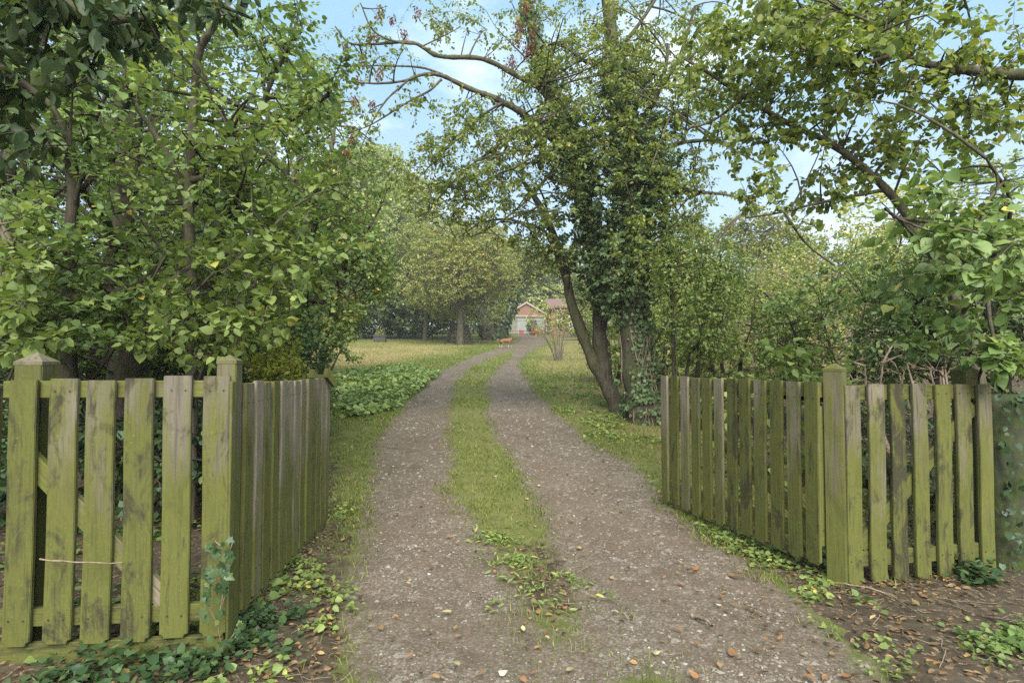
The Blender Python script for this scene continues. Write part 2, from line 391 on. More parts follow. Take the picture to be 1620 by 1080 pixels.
def plant(root, origin, stems, crowns, bark, twig_r=1.0, cast_ground=True, stem_sides=9):
    """stems: list of polylines of world points (x,y,z,r). crowns: list of dict(name, targets, shape, size, mat, per, ...)"""
    sv, sf, off = [], [], 0; nodes = []
    trunks = []
    for st in stems:
        st = np.asarray(st, float); n = 6 if len(st) < 12 else 4
        c = catmull(st, n); pts = c[:, :3].copy(); r = np.maximum(c[:, 3], 0.004)
        wob = np.cumsum(rng.normal(size=pts.shape), 0); wob -= np.linspace(0, 1, len(pts))[:, None] * wob[-1]
        pts += wob * r[:, None] * 0.05
        r = r * (1 + 0.08 * rng.normal(size=len(r)))
        v, f = tubes(pts[None], r[None], stem_sides)
        sv.append(v); sf.append(f + off); off += len(v); nodes.append(pts)
        trunks.append((pts, r))
    nodes0 = np.concatenate(nodes)
    tv, tf, toff = [np.concatenate(sv)], [np.concatenate(sf)], off
    bparts = []
    for cr in crowns:
        T = cr['targets']; per = cr.get('per', 6); sig = cr.get('sig', 0.6); droop = cr.get('droop', 0.4); arch = cr.get('arch', 0.1)
        T = T[T[:, 2] > G(T[:, 0], T[:, 1]) + 0.03] if cr.get('clip', True) else T
        if 'carve' in cr: T = T[noise2(T[:, 0] * 3.2 + T[:, 1], T[:, 2] * 3.6 - T[:, 1] * .6, 17) + .25 * rng.normal(size=len(T)) > cr['carve'] - .2]
        T = T[rng.permutation(len(T))]; nT = len(T)
        cuts = [0, int(nT * .10), int(nT * .36), nT]; nd = nodes0; L = []
        for b in range(3):
            q = T[cuts[b]:cuts[b + 1]]
            if not len(q): continue
            if cr.get('no_trunk') and b == 0: nd = nd
            a = nd[nearest(nd, q)]
            jit = np.linalg.norm(q - a, axis=1, keepdims=True); a = nd[nearest(nd, q + rng.normal(size=q.shape) * jit * .38 - np.array([0, 0, .12]) * jit)]; d = q - a; ln = np.linalg.norm(d, axis=1)
            c = a + d * .5 + rng.normal(size=q.shape) * (ln * 0.13)[:, None]; c[:, 2] += ln * arch
            t = np.linspace(0, 1, 6)[None, :, None]
            poly = bez(a[:, None], c[:, None], q[:, None], t)
            r0 = np.minimum((0.014, 0.006, 0.0026)[b] * twig_r * cr.get('twig_r', 1) * (0.6 + 0.6 * np.minimum(ln, 2.5)), 0.05)
            rad = r0[:, None] * np.linspace(1, .35, 6)[None]
            sub = [0, 1, 2, 3, 4, 5] if b == 0 else ([0, 2, 3, 5] if b == 1 else [0, 2, 5])
            if np.mean(q[:, 1]) > 20: sub = [0, 2, 5] if b < 2 else [0, 5]
            v, f = tubes(poly[:, sub], rad[:, sub], (5, 4, 3)[b]); tv.append(v); tf.append(f + toff); toff += len(v)
            nd = np.concatenate([nd, poly[:, 1:].reshape(-1, 3)])
            k = (max(1, per // 2), per, per)[b]
            lo = (0.6, 0.35, 0.15)[b]
            tt = lo + (1 - lo) * np.clip((np.arange(k)[None] + .3 + .5 * rng.random((len(q), k))) / k, 0, 1)
            p = bez(a[:, None], c[:, None], q[:, None], tt[:, :, None]).reshape(-1, 3)
            td = np.repeat(nrmz(q - c), k, 0); sgn = np.tile(np.where(np.arange(k) % 2 == 0, 1., -1.), len(q))
            sgn[k - 1::k] *= .25
            tilt = np.repeat(rng.normal(size=(len(q), 3)) * .35 + [0, 0, 1.0], k, 0)      # each twig's spray has its own plane
            L.append((p, td, nrmz(np.cross(tilt, td)) * sgn[:, None], tilt))
        p = np.concatenate([x[0] for x in L]); td = np.concatenate([x[1] for x in L]); n = len(p)
        sz = cr['size'] * np.repeat(.8 + .4 * rng.random(-(-n // 5)), 5)[:n] * (0.55 + 0.65 * rng.random(n) ** .8)
        sd_ = np.concatenate([x[2] for x in L]); tl_ = np.concatenate([x[3] for x in L])
        rd = sd_ + rng.normal(size=(n, 3)) * .3; ax = nrmz(0.6 * td + 0.8 * nrmz(rd) + rng.normal(size=(n, 3)) * .22 + np.array([0, 0, -droop]))
        up = tl_ + rng.normal(size=(n, 3)) * sig * .7
        if 'outward' in cr:
            up = up + cr['outward'] * nrmz(p - np.asarray(cr['centre'])) 
        p = p + nrmz(rd) * (sz * cr.get('petiole', 0.35))[:, None]
        keep = p[:, 2] > G(p[:, 0], p[:, 1]) + 0.01
        p, ax, up, sz = p[keep], ax[keep], up[keep], sz[keep]; n = len(p)
        tint = np.clip(rng.beta(2.2, 2.6, n) + 0.10 * noise2(p[:, 0] * 2, p[:, 2] * 2 + p[:, 1], 8) + cr.get('tint', 0), 0, 1)
        part = cr.get('name', 'crown')
        near = cr.get('single', 0)
        if near:
            scr = sz / p[:, 1] * ((np.abs(p[:, 0] / p[:, 1]) < .92) & (np.abs((p[:, 2] - EYE) / p[:, 1] - SP) < .61) & (p[:, 1] > .5))
            o = np.argsort(-scr); big, rest = o[:near], o[near:]
        else: big, rest = [], np.arange(n)
        co = leaves(part, p[rest], ax[rest], up[rest], sz[rest], tint[rest], cr['shape'], M[cr['mat']], root, origin, kind='stuff' if near else None)
        if near: leaf_objects(p[big], ax[big], up[big], sz[big], tint[big], cr.get('single_kind', 'heart'), cr['mat'], co, origin)
    obj('trunk', np_mesh('trunk', np.concatenate(tv) - origin, np.concatenate(tf), M[bark], smooth=True), root)
    return trunks

def S(*pts):      # stem measured in the photograph: (px, py, depth, radius)
    return [(*P(a, b, c).tolist(), r) for a, b, c, r in pts]
def grounded(st, sink=0.08):
    x, y, z, r = st[0]; return [(x, y, float(G(x, y)) - sink, r * 1.15)] + list(st[0:] if z > G(x, y) + .05 else st[1:])

def tree(name, label, cat, stems, crowns, bark='bark', group=None, twig_r=1.0):
    x, y = stems[0][0][:2]; o = np.array([x, y, float(G(x, y))])
    root = thing(name, label, cat, tuple(o), 0, group)
    for c in crowns:
        if 'vols' in c: c['targets'] = vol_targets(c['vols'])
    tr = plant(root, o, stems, crowns, bark, twig_r)
    return root, o, tr

def ivy_on(root, o, trunk, n, size, t0, t1, bulge=0.1, mat='ivy', seed=1, name='ivy', dens=None):
    """ivy leaves hugging a trunk between heights t0 and t1 (fractions of its points)"""
    pts, r = trunk; K = len(pts)
    t = (t0 + (t1 - t0) * rng.random(n)) * (K - 1); i = np.clip(t.astype(int), 0, K - 2); f = (t - i)[:, None]
    c = pts[i] * (1 - f) + pts[i + 1] * f; rr = r[i] * (1 - f[:, 0]) + r[i + 1] * f[:, 0]
    tan = nrmz(pts[i + 1] - pts[i]); a = nrmz(np.cross(tan, np.array([0.3, 1, 0.1]))); b = np.cross(tan, a)
    ang = rng.random(n) * 6.283
    out = a * np.cos(ang)[:, None] + b * np.sin(ang)[:, None]
    lump = np.clip(noise2(ang * 1.5 + seed, c[:, 2] * 3 + seed, seed) + .35, 0, 1)
    if dens is not None:
        k = rng.random(n) < dens(t / (K - 1), ang, c, lump); c, rr, out, lump = c[k], rr[k], out[k], lump[k]
    p = c + out * (rr + 0.01 + bulge * lump * rng.random(len(c)) ** .5)[:, None]
    m = len(p); ax = nrmz(np.array([0, 0, -1.0]) + rng.normal(size=(m, 3)) * .5); nr = out + rng.normal(size=(m, 3)) * .45 + np.array([0, 0, .35])
    tint = np.clip(rng.beta(2, 2.5, m) + .1, 0, 1)
    return p, ax, nr, size * (0.6 + .7 * rng.random(m)), tint

# ------------------------------------------------------------------ the drive and the ground
_rows = [(1080, 535, 900, 900, 1420), (1000, 540, 868, 892, 1335), (900, 550, 810, 892, 1215), (830, 568, 738, 872, 1098), (790, 574, 722, 852, 1052),
         (750, 584, 713, 828, 1020), (700, 598, 708, 796, 940), (660, 622, 706, 776, 888), (620, 660, 714, 771, 850),
         (600, 682, 724, 774, 834), (580, 712, 745, 790, 822), (565, 745, 778, 812, 826), (555, 776, 806, 814, 842), (547, 800, 828, 828, 858), (540, 822, 843, 843, 868)]
_T = []
for r_ in _rows:
    q = [gp(px, r_[0]) for px in r_[1:]]
    _T.append((q[0][1], *[k[0] for k in q]))
_T = np.array(sorted(_T)); _Y = _T[:, 0]
# behind the camera the drive keeps its width; past the last row it bends away to the left towards the garage
def edge(y, i):
    e = np.interp(y, _Y, _T[:, i])
    far = np.maximum(y - _Y[-1], 0)
    return e + far * 0.005 - 0.0009 * far ** 2
def masks(x, y):
    L, ML, MR, Rr = (edge(y, i) for i in (1, 2, 3, 4))
    wob = 0.08 * noise2(x * 2.1, y * 2.1, 21) + 0.03 * noise2(x * 8, y * 8, 22)
    w = 0.34
    ins = np.clip(np.minimum(x - L, Rr - x) / w + .5 + wob / w * 1.2, 0, 1)
    med = np.clip((np.minimum(x - ML, MR - x) - .05) / w + .5 + wob / w * 1.2, 0, 1) * np.clip((MR - ML) / .25, 0, 1)
    gravel = ins * (1 - med)
    gravel = np.where((y > 33) & (x > L - .3) & (x < Rr + .3), np.maximum(gravel, ins), gravel)
    # how grassy (0 bare soil and litter, 1 turf)
    left, right = L - x, x - Rr
    g = np.ones_like(x) * 0.75
    g = np.where((left > 0), np.where(y < 7.5, np.clip(.62 - left * 0.75 + (y - 5) * .14, 0.0, 1), np.clip(1.1 - np.clip(left - 1.6, 0, 9) * .5 * np.clip((11.5 - y) / 3, 0, 1), .0, 1)), g)
    g = np.where((left > 4.0) & (y < 11), 0.05, g)
    g = np.where(right > 0, np.clip(0.74 - np.clip(right - .9, 0, 9) * .30, np.clip((y - 12) / 8, .05, .6), 1) * np.clip((y - 2.6) / 2.2, .18, 1), g)
    m_near = np.clip((y - 3.25) / 1.2, 0, 1)
    mossy = 0.50 * np.exp(-(((x - .22) / .24) ** 2 + ((y - 2.95) / .42) ** 2))
    bottom = 0.75 * np.exp(-(((x - .55) / .25) ** 2 + ((y - 2.3) / .2) ** 2))
    g = np.where(med > .2, 0.18 + .66 * m_near + .28 * noise2(x * 2.7, y * 1.9, 25), g)
    g = np.clip(np.where(y < 4.2, np.maximum(g, np.maximum(mossy, bottom)), g), 0, 1)
    gravel = gravel * (1 - np.where(y < 4.2, np.maximum(mossy, bottom), 0))
    # dry yellowed lawn on the left, beyond the ground cover
    dry = np.clip((left - .9) / 2.2, 0, 1) * np.clip((y - 10) / 6, 0, 1) * np.clip((41 - y) / 12, 0.15, 1)
    dry = np.clip(dry + .25 * noise2(x * .6, y * .4, 31) * (dry > .05), 0, 1)
    dry = np.maximum(dry, np.where((right > 0) & (y > 4), .55 * np.clip(right, 0, 1), 0)); dry = np.maximum(dry, np.clip(med, 0, 1) * .12)
    return gravel, g, dry

ys = np.concatenate([np.linspace(-14, 1.2, 24, endpoint=False), np.geomspace(1.2, 150, 350)])
xs = np.sinh(np.linspace(-7.2, 7.2, 290)) * 0.16
centre = np.interp(ys, _Y, (_T[:, 1] + _T[:, 4]) / 2)
X = xs[None] + (centre * np.clip((90 - ys) / 60, 0, 1))[:, None]; Y = np.broadcast_to(ys[:, None], X.shape)
mg, mt, md = masks(X, Y)
Z = G(X, Y) - 0.012 * mg * (Y < 40) + 0.006 * noise2(X * 21, Y * 21, 41) * (Y < 8)
gv = np.stack([X, Y, Z], -1).reshape(-1, 3)
ny, nx = X.shape
ii = (np.arange(ny - 1)[:, None] * nx + np.arange(nx - 1)[None]).reshape(-1)
gf = np.stack([ii, ii + 1, ii + nx + 1, ii + nx], 1)

def ground_mat():
    t = NT('ground')
    pos = t.n('ShaderNodeNewGeometry').outputs['Position']
    ag, at_, ad = t.attr('gravel'), t.attr('turf'), t.attr('dry')
    n1, n2, n3 = t.noise(9, 6, .65, pos), t.noise(1.3, 5, .6, pos), t.noise(60, 4, .7, pos)
    # gravel: chips of grey and buff stone pressed into brown fines
    sp = t.voro(62, pos, 'Color'); sp2 = t.voro(120, pos, 'Color'); sp3 = t.voro(26, pos, 'Color'); edge_ = t.voro(62, pos, 'Distance'); n4 = t.noise(3.6, 5, .7, pos); bw = t.n('ShaderNodeSeparateColor'); t.l(sp, bw.inputs[0]); bw2 = t.n('ShaderNodeSeparateColor'); t.l(sp2, bw2.inputs[0])
    fines = t.mix(t.ramp(n1, [(.3, 0), (.7, 1)]), (.115, .088, .060), (.20, .160, .117))
    chips = t.ramp(bw.outputs[0], [(0, (.075, .06, .046)), (.4, (.165, .138, .107)), (.75, (.24, .21, .168)), (.93, (.32, .285, .235)), (1, (.44, .41, .36))])
    chips2 = t.ramp(bw2.outputs[1], [(0, (.12, .10, .08)), (.6, (.23, .20, .165)), (1, (.38, .35, .31))])
    c_g = t.mix(t.ramp(n3, [(.42, 0), (.56, 1)]), t.mix(.55, fines, chips2), t.mix(.6, fines, chips))
    b3 = t.n('ShaderNodeSeparateColor'); t.l(sp3, b3.inputs[0])
    c_g = t.mix(t.ramp(b3.outputs[0], [(.86, 0), (.90, .6)]), c_g, t.ramp(b3.outputs[1], [(0, (.10, .08, .06)), (.5, (.27, .24, .2)), (1, (.46, .43, .38))]))
    c_g = t.mix(t.ramp(edge_, [(.35, 0), (.8, .55)]), c_g, (.06, .047, .034))
    c_g = t.mix(t.ramp(n2, [(.36, .0), (.62, .6)]), c_g, (.125, .096, .066))
    c_g = t.mix(t.ramp(n4, [(.50, .0), (.66, .6)]), c_g, (.095, .073, .052))
    # turf
    c_t = t.mix(t.ramp(n1, [(.3, 0), (.7, 1)]), (.082, .09, .03), (.15, .175, .05))
    c_d = t.mix(t.ramp(n3, [(.3, 0), (.7, 1)]), (.17, .125, .06), (.36, .285, .145))
    c_t = t.mix(t.math('ADD', ad, t.math('MULTIPLY_ADD', n2, .5, -.25), clamp=True), c_t, c_d)
    # bare soil with rotted leaves
    c_s = t.mix(t.ramp(n1, [(.3, 0), (.7, 1)]), (.045, .036, .025), (.105, .084, .06))
    c_s = t.mix(t.ramp(bw.outputs[2], [(.80, 0), (.86, .8)]), c_s, t.ramp(bw.outputs[1], [(0, (.08, .052, .033)), (.5, (.16, .115, .07)), (1, (.27, .21, .14))]))
    wt_ = t.ramp(t.math('ADD', at_, t.math('MULTIPLY_ADD', n1, 1.1, -.55)), [(.38, 0), (.56, 1)])
    c = t.mix(wt_, c_s, c_t)
    wg = t.ramp(t.math('ADD', ag, t.math('MULTIPLY_ADD', n1, 1.0, -.5)), [(.36, 0), (.62, 1)])
    c = t.mix(wg, c, c_g)
    c = t.mix(1.0, c, (.90, .88, .84), 'MULTIPLY')
    h = t.math('ADD', t.math('MULTIPLY', n3, .6), t.math('MULTIPLY', bw.outputs[0], .4))
    return t.finish(c, .93, .15, h, .012, .8)
M['ground'] = ground_mat()
inside = ((X > edge(Y, 1) - .02) & (X < edge(Y, 4) + .02)).reshape(-1)[ii] & (Y.reshape(-1)[ii] < 62)
def sub_ground(name, sel, kind='structure'):
    f = gf[sel]; u, inv = np.unique(f, return_inverse=True)
    me = np_mesh(name, gv[u], inv.reshape(-1, 4), M['ground'], smooth=True)
    for nm, a in (('gravel', mg), ('turf', mt), ('dry', md)):
        at_ = me.attributes.new(nm, 'FLOAT', 'POINT'); at_.data.foreach_set('value', a.reshape(-1)[u].astype(np.float32))
    return obj(name, me, kind=kind)
sub_ground('ground', ~inside); sub_ground('driveway', inside)

# loose stones pressed into the wheel tracks
ico = bmesh.new(); bmesh.ops.create_icosphere(ico, subdivisions=1, radius=1)
ico_v = np.array([v.co[:] for v in ico.verts]); ico_f = np.array([[v.index for v in f.verts] for f in ico.faces]); ico.free()
oct_v = np.array([(1, 0, 0), (0, 1, 0), (-1, 0, 0), (0, -1, 0), (.1, .1, 1), (0, 0, -1.)]); oct_f = np.array([(0, 1, 4), (1, 2, 4), (2, 3, 4), (3, 0, 4)])
def scatter(n, y0, y1, spread=1.15, power=1.0):
    y = y0 * (y1 / y0) ** (rng.random(n) ** power); x = (rng.random(n) * 2 - 1) * y * spread
    return x, y
x, y = scatter(165000, 1.9, 20)
g_, t_, d_ = masks(x, y); k = (g_ > .5) & (x > edge(y, 1)) & (x < edge(y, 4)) & (noise2(x * 2.2, y * 2.2, 61) + rng.random(len(x)) * 1.2 > .35); x, y = x[k], y[k]
n = len(x); s = 0.0035 + .0085 * rng.random(n) ** 2.5 + (rng.random(n) < .04) * .009; s *= np.clip(y / 4, 1, 2.0)
th = rng.random(n) * 6.28; ov = oct_v[None] * (1 + .35 * rng.normal(size=(n, 6, 1)).clip(-1, 1)) * np.stack([s, s * (.6 + .4 * rng.random(n)), s * .55], -1)[:, None]
vx = ov[..., 0] * np.cos(th)[:, None] - ov[..., 1] * np.sin(th)[:, None]; vy = ov[..., 0] * np.sin(th)[:, None] + ov[..., 1] * np.cos(th)[:, None]
sv = np.stack([vx + x[:, None], vy + y[:, None], ov[..., 2] + (G(x, y) - .012)[:, None]], -1)
sf = (np.arange(n) * 6)[:, None, None] + oct_f[None]
t = NT('stone'); M['stone'] = t.finish(t.ramp(t.attr('tint'), [(0, (.08, .065, .05)), (.4, (.165, .14, .112)), (.8, (.235, .207, .17)), (.95, (.32, .29, .245)), (1, (.45, .42, .37))]), .9, .2)
obj('gravel', np_mesh('gravel', sv, sf.reshape(-1, 3), M['stone'], np.repeat(rng.beta(1.3, 1.7, n), 4)), kind='stuff')

# grass blades: one mesh for the turf
def blades(x, y, h, w, tint):
    n = len(x); th = rng.random(n) * 6.28; z = G(x, y) - .006
    wx, wy = np.cos(th) * w, np.sin(th) * w; lean = rng.normal(size=(n, 2)) * .55 * h[:, None]
    b = np.stack([x, y, z], -1)
    if len(x) and y.min() > 6:      # further off a blade is one sliver
        tip = b + np.concatenate([lean, (h * .95)[:, None]], 1); o1 = np.stack([wx, wy, 0 * w], -1)
        return np.stack([b - o1, b + o1, tip], 1).reshape(-1, 3), [(np.arange(n) * 3)[:, None] + np.array([[0, 1, 2]])], tint
    o1 = np.stack([wx, wy, 0 * w], -1)
    mid = b + np.concatenate([lean * .3, (h * .6)[:, None]], 1); tip = b + np.concatenate([lean, (h * .95)[:, None]], 1)
    v = np.stack([b - o1, b + o1, mid + o1 * .7, tip, mid - o1 * .7], 1)
    i0 = (np.arange(n) * 5)[:, None]
    return v.reshape(-1, 3), [i0 + np.array([[0, 1, 2, 4]]), i0 + np.array([[4, 2, 3]])], np.concatenate([tint, tint])
x, y = scatter(1900000, 2.0, 44, .75, .8)
g_, t_, d_ = masks(x, y)
pr = .75 * np.clip(t_ - .12, 0, 1) ** 1.2 * (1 - g_) * np.clip(.55 + .9 * noise2(x * 1.9, y * 1.9, 51) + .8 * noise2(x * 6, y * 6, 52), .22, 1) * np.where(y < 3.4, .3, 1)
k = rng.random(len(x)) < pr; x, y, d_, t_ = x[k], y[k], d_[k], t_[k]; n = len(x)
ins_med = (x > edge(y, 2) - .1) & (x < edge(y, 3) + .1)
h = (0.012 + 0.036 * rng.random(n) ** 1.6) * np.where(ins_med, 1.0, 1.25) * np.clip(y / 9, 1, 1.8); w = (.0013 + .0013 * rng.random(n)) * np.clip(y / 3, 1, 6)
tn_ = np.clip(rng.beta(1.6, 2.3, n) * 1.0 + .25 * noise2(x * .8, y * .8, 53) + .5 * d_ - .02, 0, 1)
k = y < 6; v, f, tt = blades(x[k], y[k], h[k], w[k], tn_[k]); v2, f2, t2 = blades(x[~k], y[~k], h[~k], w[~k], tn_[~k])
obj('grass', np_mesh('grass', np.concatenate([v, v2]), f + [f2[0] + len(v)], M['grass'], np.concatenate([tt, t2])), kind='stuff')
print('blades', n)

# ------------------------------------------------------------------ mossy gate, fence panels and posts
def nails(pts, root, nm='nail'):
    bm = bmesh.new()
    for a, b, c in pts:
        r = bmesh.ops.create_circle(bm, cap_ends=True, radius=.0045, segments=7)
        bmesh.ops.transform(bm, matrix=Matrix.Translation((a, b, c)) @ Matrix.Rotation(math.pi / 2, 4, 'X'), verts=r['verts'])
    o = bm_obj(nm, bm, M['nail'], root); o['kind'] = 'stuff'; return o
def picket_mesh(w, t, h, mat):
    bm = bmesh.new(); bm_box(bm, -w / 2, w / 2, -t / 2, t / 2, 0, h)
    for k in range(1, 6): bmesh.ops.bisect_plane(bm, geom=list(bm.verts) + list(bm.edges) + list(bm.faces), plane_co=(0, 0, h * k / 6), plane_no=(0, 0, 1))
    bm.edges.ensure_lookup_table()
    long_e = [e for e in bm.edges if abs(abs(e.verts[0].co.x) - w / 2) < 1e-5 and abs(e.verts[0].co.x - e.verts[1].co.x) < 1e-5 and abs(e.verts[0].co.y - e.verts[1].co.y) < 1e-5]
    corner = [e for e in bm.edges if abs(e.verts[0].co.z) < 1e-5 and abs(e.verts[1].co.z) < 1e-5 and abs(e.verts[0].co.x - e.verts[1].co.x) < 1e-5]
    bmesh.ops.bevel(bm, geom=corner, offset=.016, segments=3, affect='EDGES')
    bmesh.ops.bevel(bm, geom=[e for e in bm.edges if e.is_valid and e.calc_face_angle(0) > 1.2], offset=.0028, segments=2, affect='EDGES')
    for v in bm.verts:
        v.co.x += .0016 * math.sin(v.co.z * 7 + w * 90); v.co.y += .002 * math.sin(v.co.z * 5.3)
    me = bpy.data.meshes.new('slat'); bm.to_mesh(me); bm.free(); me.materials.append(mat); return me
def slats(root, n, x0, step, z0, h, w, mats, y=-.011, t=.021, zf=None):
    cache = {}; out = []
    for i in range(n):
        mk = mats[i % len(mats)]
        if mk not in cache: cache[mk] = picket_mesh(w, t, h, M[mk])
        o = obj('slat', cache[mk], root)
        zz = z0 + (zf(i) if zf else 0)
        o.location = (x0 + i * step + random.uniform(-.004, .004), y + random.uniform(-.0015, .0015), zz + random.uniform(-.006, .006))
        o.rotation_euler = (random.uniform(-.004, .004), random.uniform(-.006, .006), random.uniform(-.02, .02)); o.scale = (random.uniform(.95, 1.04), 1, random.uniform(.995, 1.004))
        out.append(o)
    return out
def bar(name, root, a, b, w, t, mat):
    """timber from a to b (x,z in the panel's plane at depth y)"""
    (x0, y0, z0), (x1, y1, z1) = a, b; L = math.hypot(x1 - x0, z1 - z0)
    me = box_mesh(name, (-w / 2, w / 2, -t / 2, t / 2, 0, L), M[mat], .003, 1)
    o = obj(name, me, root); o.location = a; o.rotation_euler = (0, math.atan2(x1 - x0, z1 - z0), 0); return o
def post(name, label, x, y, top, s, rot, group=None, mat='wood_post', z0=None):
    zg = float(G(x, y)) if z0 is None else z0
    r = thing(name, label, 'fence post', (x, y, zg), rot, group); ch = .45 * s; h = top - zg - ch
    bm = bmesh.new(); bm_box(bm, -s / 2, s / 2, -s / 2, s / 2, -.3, h); bmesh.ops.bevel(bm, geom=list(bm.edges), offset=.004, segments=2, affect='EDGES')
    bm_obj('shaft', bm, M[mat], r)
    bm = bmesh.new(); e = s / 2 + .0015
    b0 = [bm.verts.new((sx * e, sy * e, h - .004)) for sx, sy in ((-1, -1), (1, -1), (1, 1), (-1, 1))]
    b1 = [bm.verts.new((sx * e, sy * e, h + .012)) for sx, sy in ((-1, -1), (1, -1), (1, 1), (-1, 1))]
    b2 = [bm.verts.new((sx * s * .02, sy * s * .02, h + ch)) for sx, sy in ((-1, -1), (1, -1), (1, 1), (-1, 1))]
    bm.faces.new(b0[::-1]); bm.faces.new(b2)
    for i in range(4):
        j = (i + 1) % 4; bm.faces.new((b0[i], b0[j], b1[j], b1[i])); bm.faces.new((b1[i], b1[j], b2[j], b2[i]))
    bm_obj('cap', bm, M['wood_post'], r)
    return r

FENCE = 'mossy picket fence panels either side of the gateway'
# left panel, square on to the camera
r = thing('picket_fence', 'green mossy picket fence panel with wide gaps and diagonal brace, left of the gateway', 'fence', (-2.235, 2.50, 0), math.atan2(.07, .87), FENCE)
slats(r, 6, .10, .163, .075, 1.145, .117, ['wood', 'wood_dark', 'wood_worn', 'wood_worn', 'wood_worn', 'wood_worn'], zf=lambda i: .004 * i)
bar('rail', r, (0, .022, 1.180), (.96, .022, 1.180), .075, .038, 'wood'); bar('rail', r, (0, .022, .19), (.96, .022, .19), .075, .038, 'wood')
bar('brace', r, (.10, .022, .88), (.70, .022, .24), .085, .036, 'wood_grey')
bar('gravel_board', r, (-.02, .012, .025), (.955, .012, .03), .115, .03, 'wood')
bar('edge_strip', r, (.976, .004, .0), (.976, .004, 1.215), .012, .05, 'wood')
nails([(.10 + i * .163 + dx, -.0235, z) for i in range(6) for dx in (-.03, .03) for z in (1.175, .19)], r)
post('fence_post', 'square mossy post with pointed cap behind the left end of the left fence panel', -2.20, 2.64, 1.345, .118, .1)
post('gate_post', 'tall grey square post with pointed cap where the left gate hangs', -1.318, 2.66, 1.335, .085, .12)
post('corner_post', 'dark square post at the far left edge of the picture beside the fence panel', -2.315, 2.52, 1.22, .075, .05, mat='wood_dark')

# open gate leaves: local x runs from hinge to free end, local -y faces the drive
def gate(label, hx, hy, ex, ey, n, mats, flip, zb, group, sag=.02, bw=.105):
    L = math.hypot(ex - hx, ey - hy); a = math.atan2(ey - hy, ex - hx)
    r = thing('gate', label, 'gate', (hx, hy, 0), a, group)
    s = 1 if flip else -1                      # side the slats are on
    st = (L - .10) / (n - 1)
    slats(r, n, .05, st, zb, 1.085, bw, mats, y=s * .011, zf=lambda i: -sag * i / n)
    bar('rail', r, (.0, -s * .02, zb + 1.038), (L, -s * .02, zb + 1.035 - sag), .09, .04, 'wood'); bar('rail', r, (.0, -s * .02, zb + .16), (L, -s * .02, zb + .15 - sag), .09, .04, 'wood')
    bar('stile', r, (.035, -s * .0205, zb + .207), (.035, -s * .0205, zb + .943), .07, .038, 'wood'); bar('stile', r, (L - .035, -s * .0205, zb + .202), (L - .035, -s * .0205, zb + .925), .07, .038, 'wood')
    bar('brace', r, (.10, -s * .0205, zb + .225), (L - .12, -s * .0205, zb + .915), .085, .036, 'wood')
    nails([(.05 + i * st + dx, s * .0235, zb + z) for i in range(n) for dx in (-.025, .025) for z in (.99, .155)], r)
    # strap hinges
    for z in (.15, .98):
        bm = bmesh.new(); bm_box(bm, -.05, .34, -s * .046 - .003, -s * .046 + .003, zb + z - .016, zb + z + .016)
        bm_obj('hinge', bm, M['nail'], r)
    return r, L
g1, L1 = gate('open left gate of close grey and green slats swung back along the drive', -1.295, 2.74, -1.425, 4.40, 13, ['wood_grey', 'wood_grey', 'wood_grey', 'wood', 'wood_grey'], False, .115, 'open gate leaves', .02)
bm = bmesh.new()
vs = [bm.verts.new(q) for q in ((-.16, 0, 0), (-.15, 0, .06), (-.10, 0, .022), (-.01, 0, .015), (0, 0, .065), (.03, 0, .05), (.11, 0, -.05), (.12, 0, -.085), (.085, 0, -.075), (.0, 0, -.002))]
bm.faces.new(vs); ex = bmesh.ops.extrude_face_region(bm, geom=list(bm.faces)); bmesh.ops.translate(bm, vec=(0, .035, 0), verts=[e for e in ex['geom'] if isinstance(e, bmesh.types.BMVert)])
bmesh.ops.recalc_face_normals(bm, faces=list(bm.faces))
o = bm_obj('broken_capping', bm, M['wood_grey'], g1); o.location = (L1 - .16, -.04, 1.19); o.rotation_euler = (0.1, 0, -.5)
g2, L2 = gate('open right gate of close upright green slats beside the ivy tree', 1.835, 3.41, 1.325, 5.00, 12, ['wood', 'wood_grey', 'wood', 'wood_grey', 'wood', 'wood_worn', 'wood_grey', 'wood'], True, .095, 'open gate leaves', .0, .100)
post('gate_post', 'mossy square post with pointed cap between the right gate and right fence panel', 1.925, 3.40, 1.295, .10, math.radians(43))
r = thing('picket_fence', 'dark stained green picket fence panel right of the gateway against the mossy wall', 'fence', (1.945, 3.375, 0), math.atan2(.2, 1.04), FENCE)
slats(r, 7, .06, .158, .0, 1.165, .105, ['wood_worn', 'wood_dark', 'wood_dark', 'wood_worn', 'wood', 'wood_dark', 'wood'], zf=lambda i: .0)
bar('rail', r, (0, .022, 1.118), (1.08, .022, 1.118), .09, .038, 'wood'); bar('rail', r, (0, .022, .14), (1.08, .022, .14), .09, .038, 'wood')
bar('brace', r, (.12, .022, .21), (.96, .022, 1.03), .085, .036, 'wood')
nails([(.06 + i * .158 + dx, -.0235, z) for i in range(7) for dx in (-.03, .03) for z in (1.11, .14)], r)
post('fence_post', 'square post with pointed cap under leaves behind the right end of the right panel', 2.92, 3.68, 1.285, .10, .2)

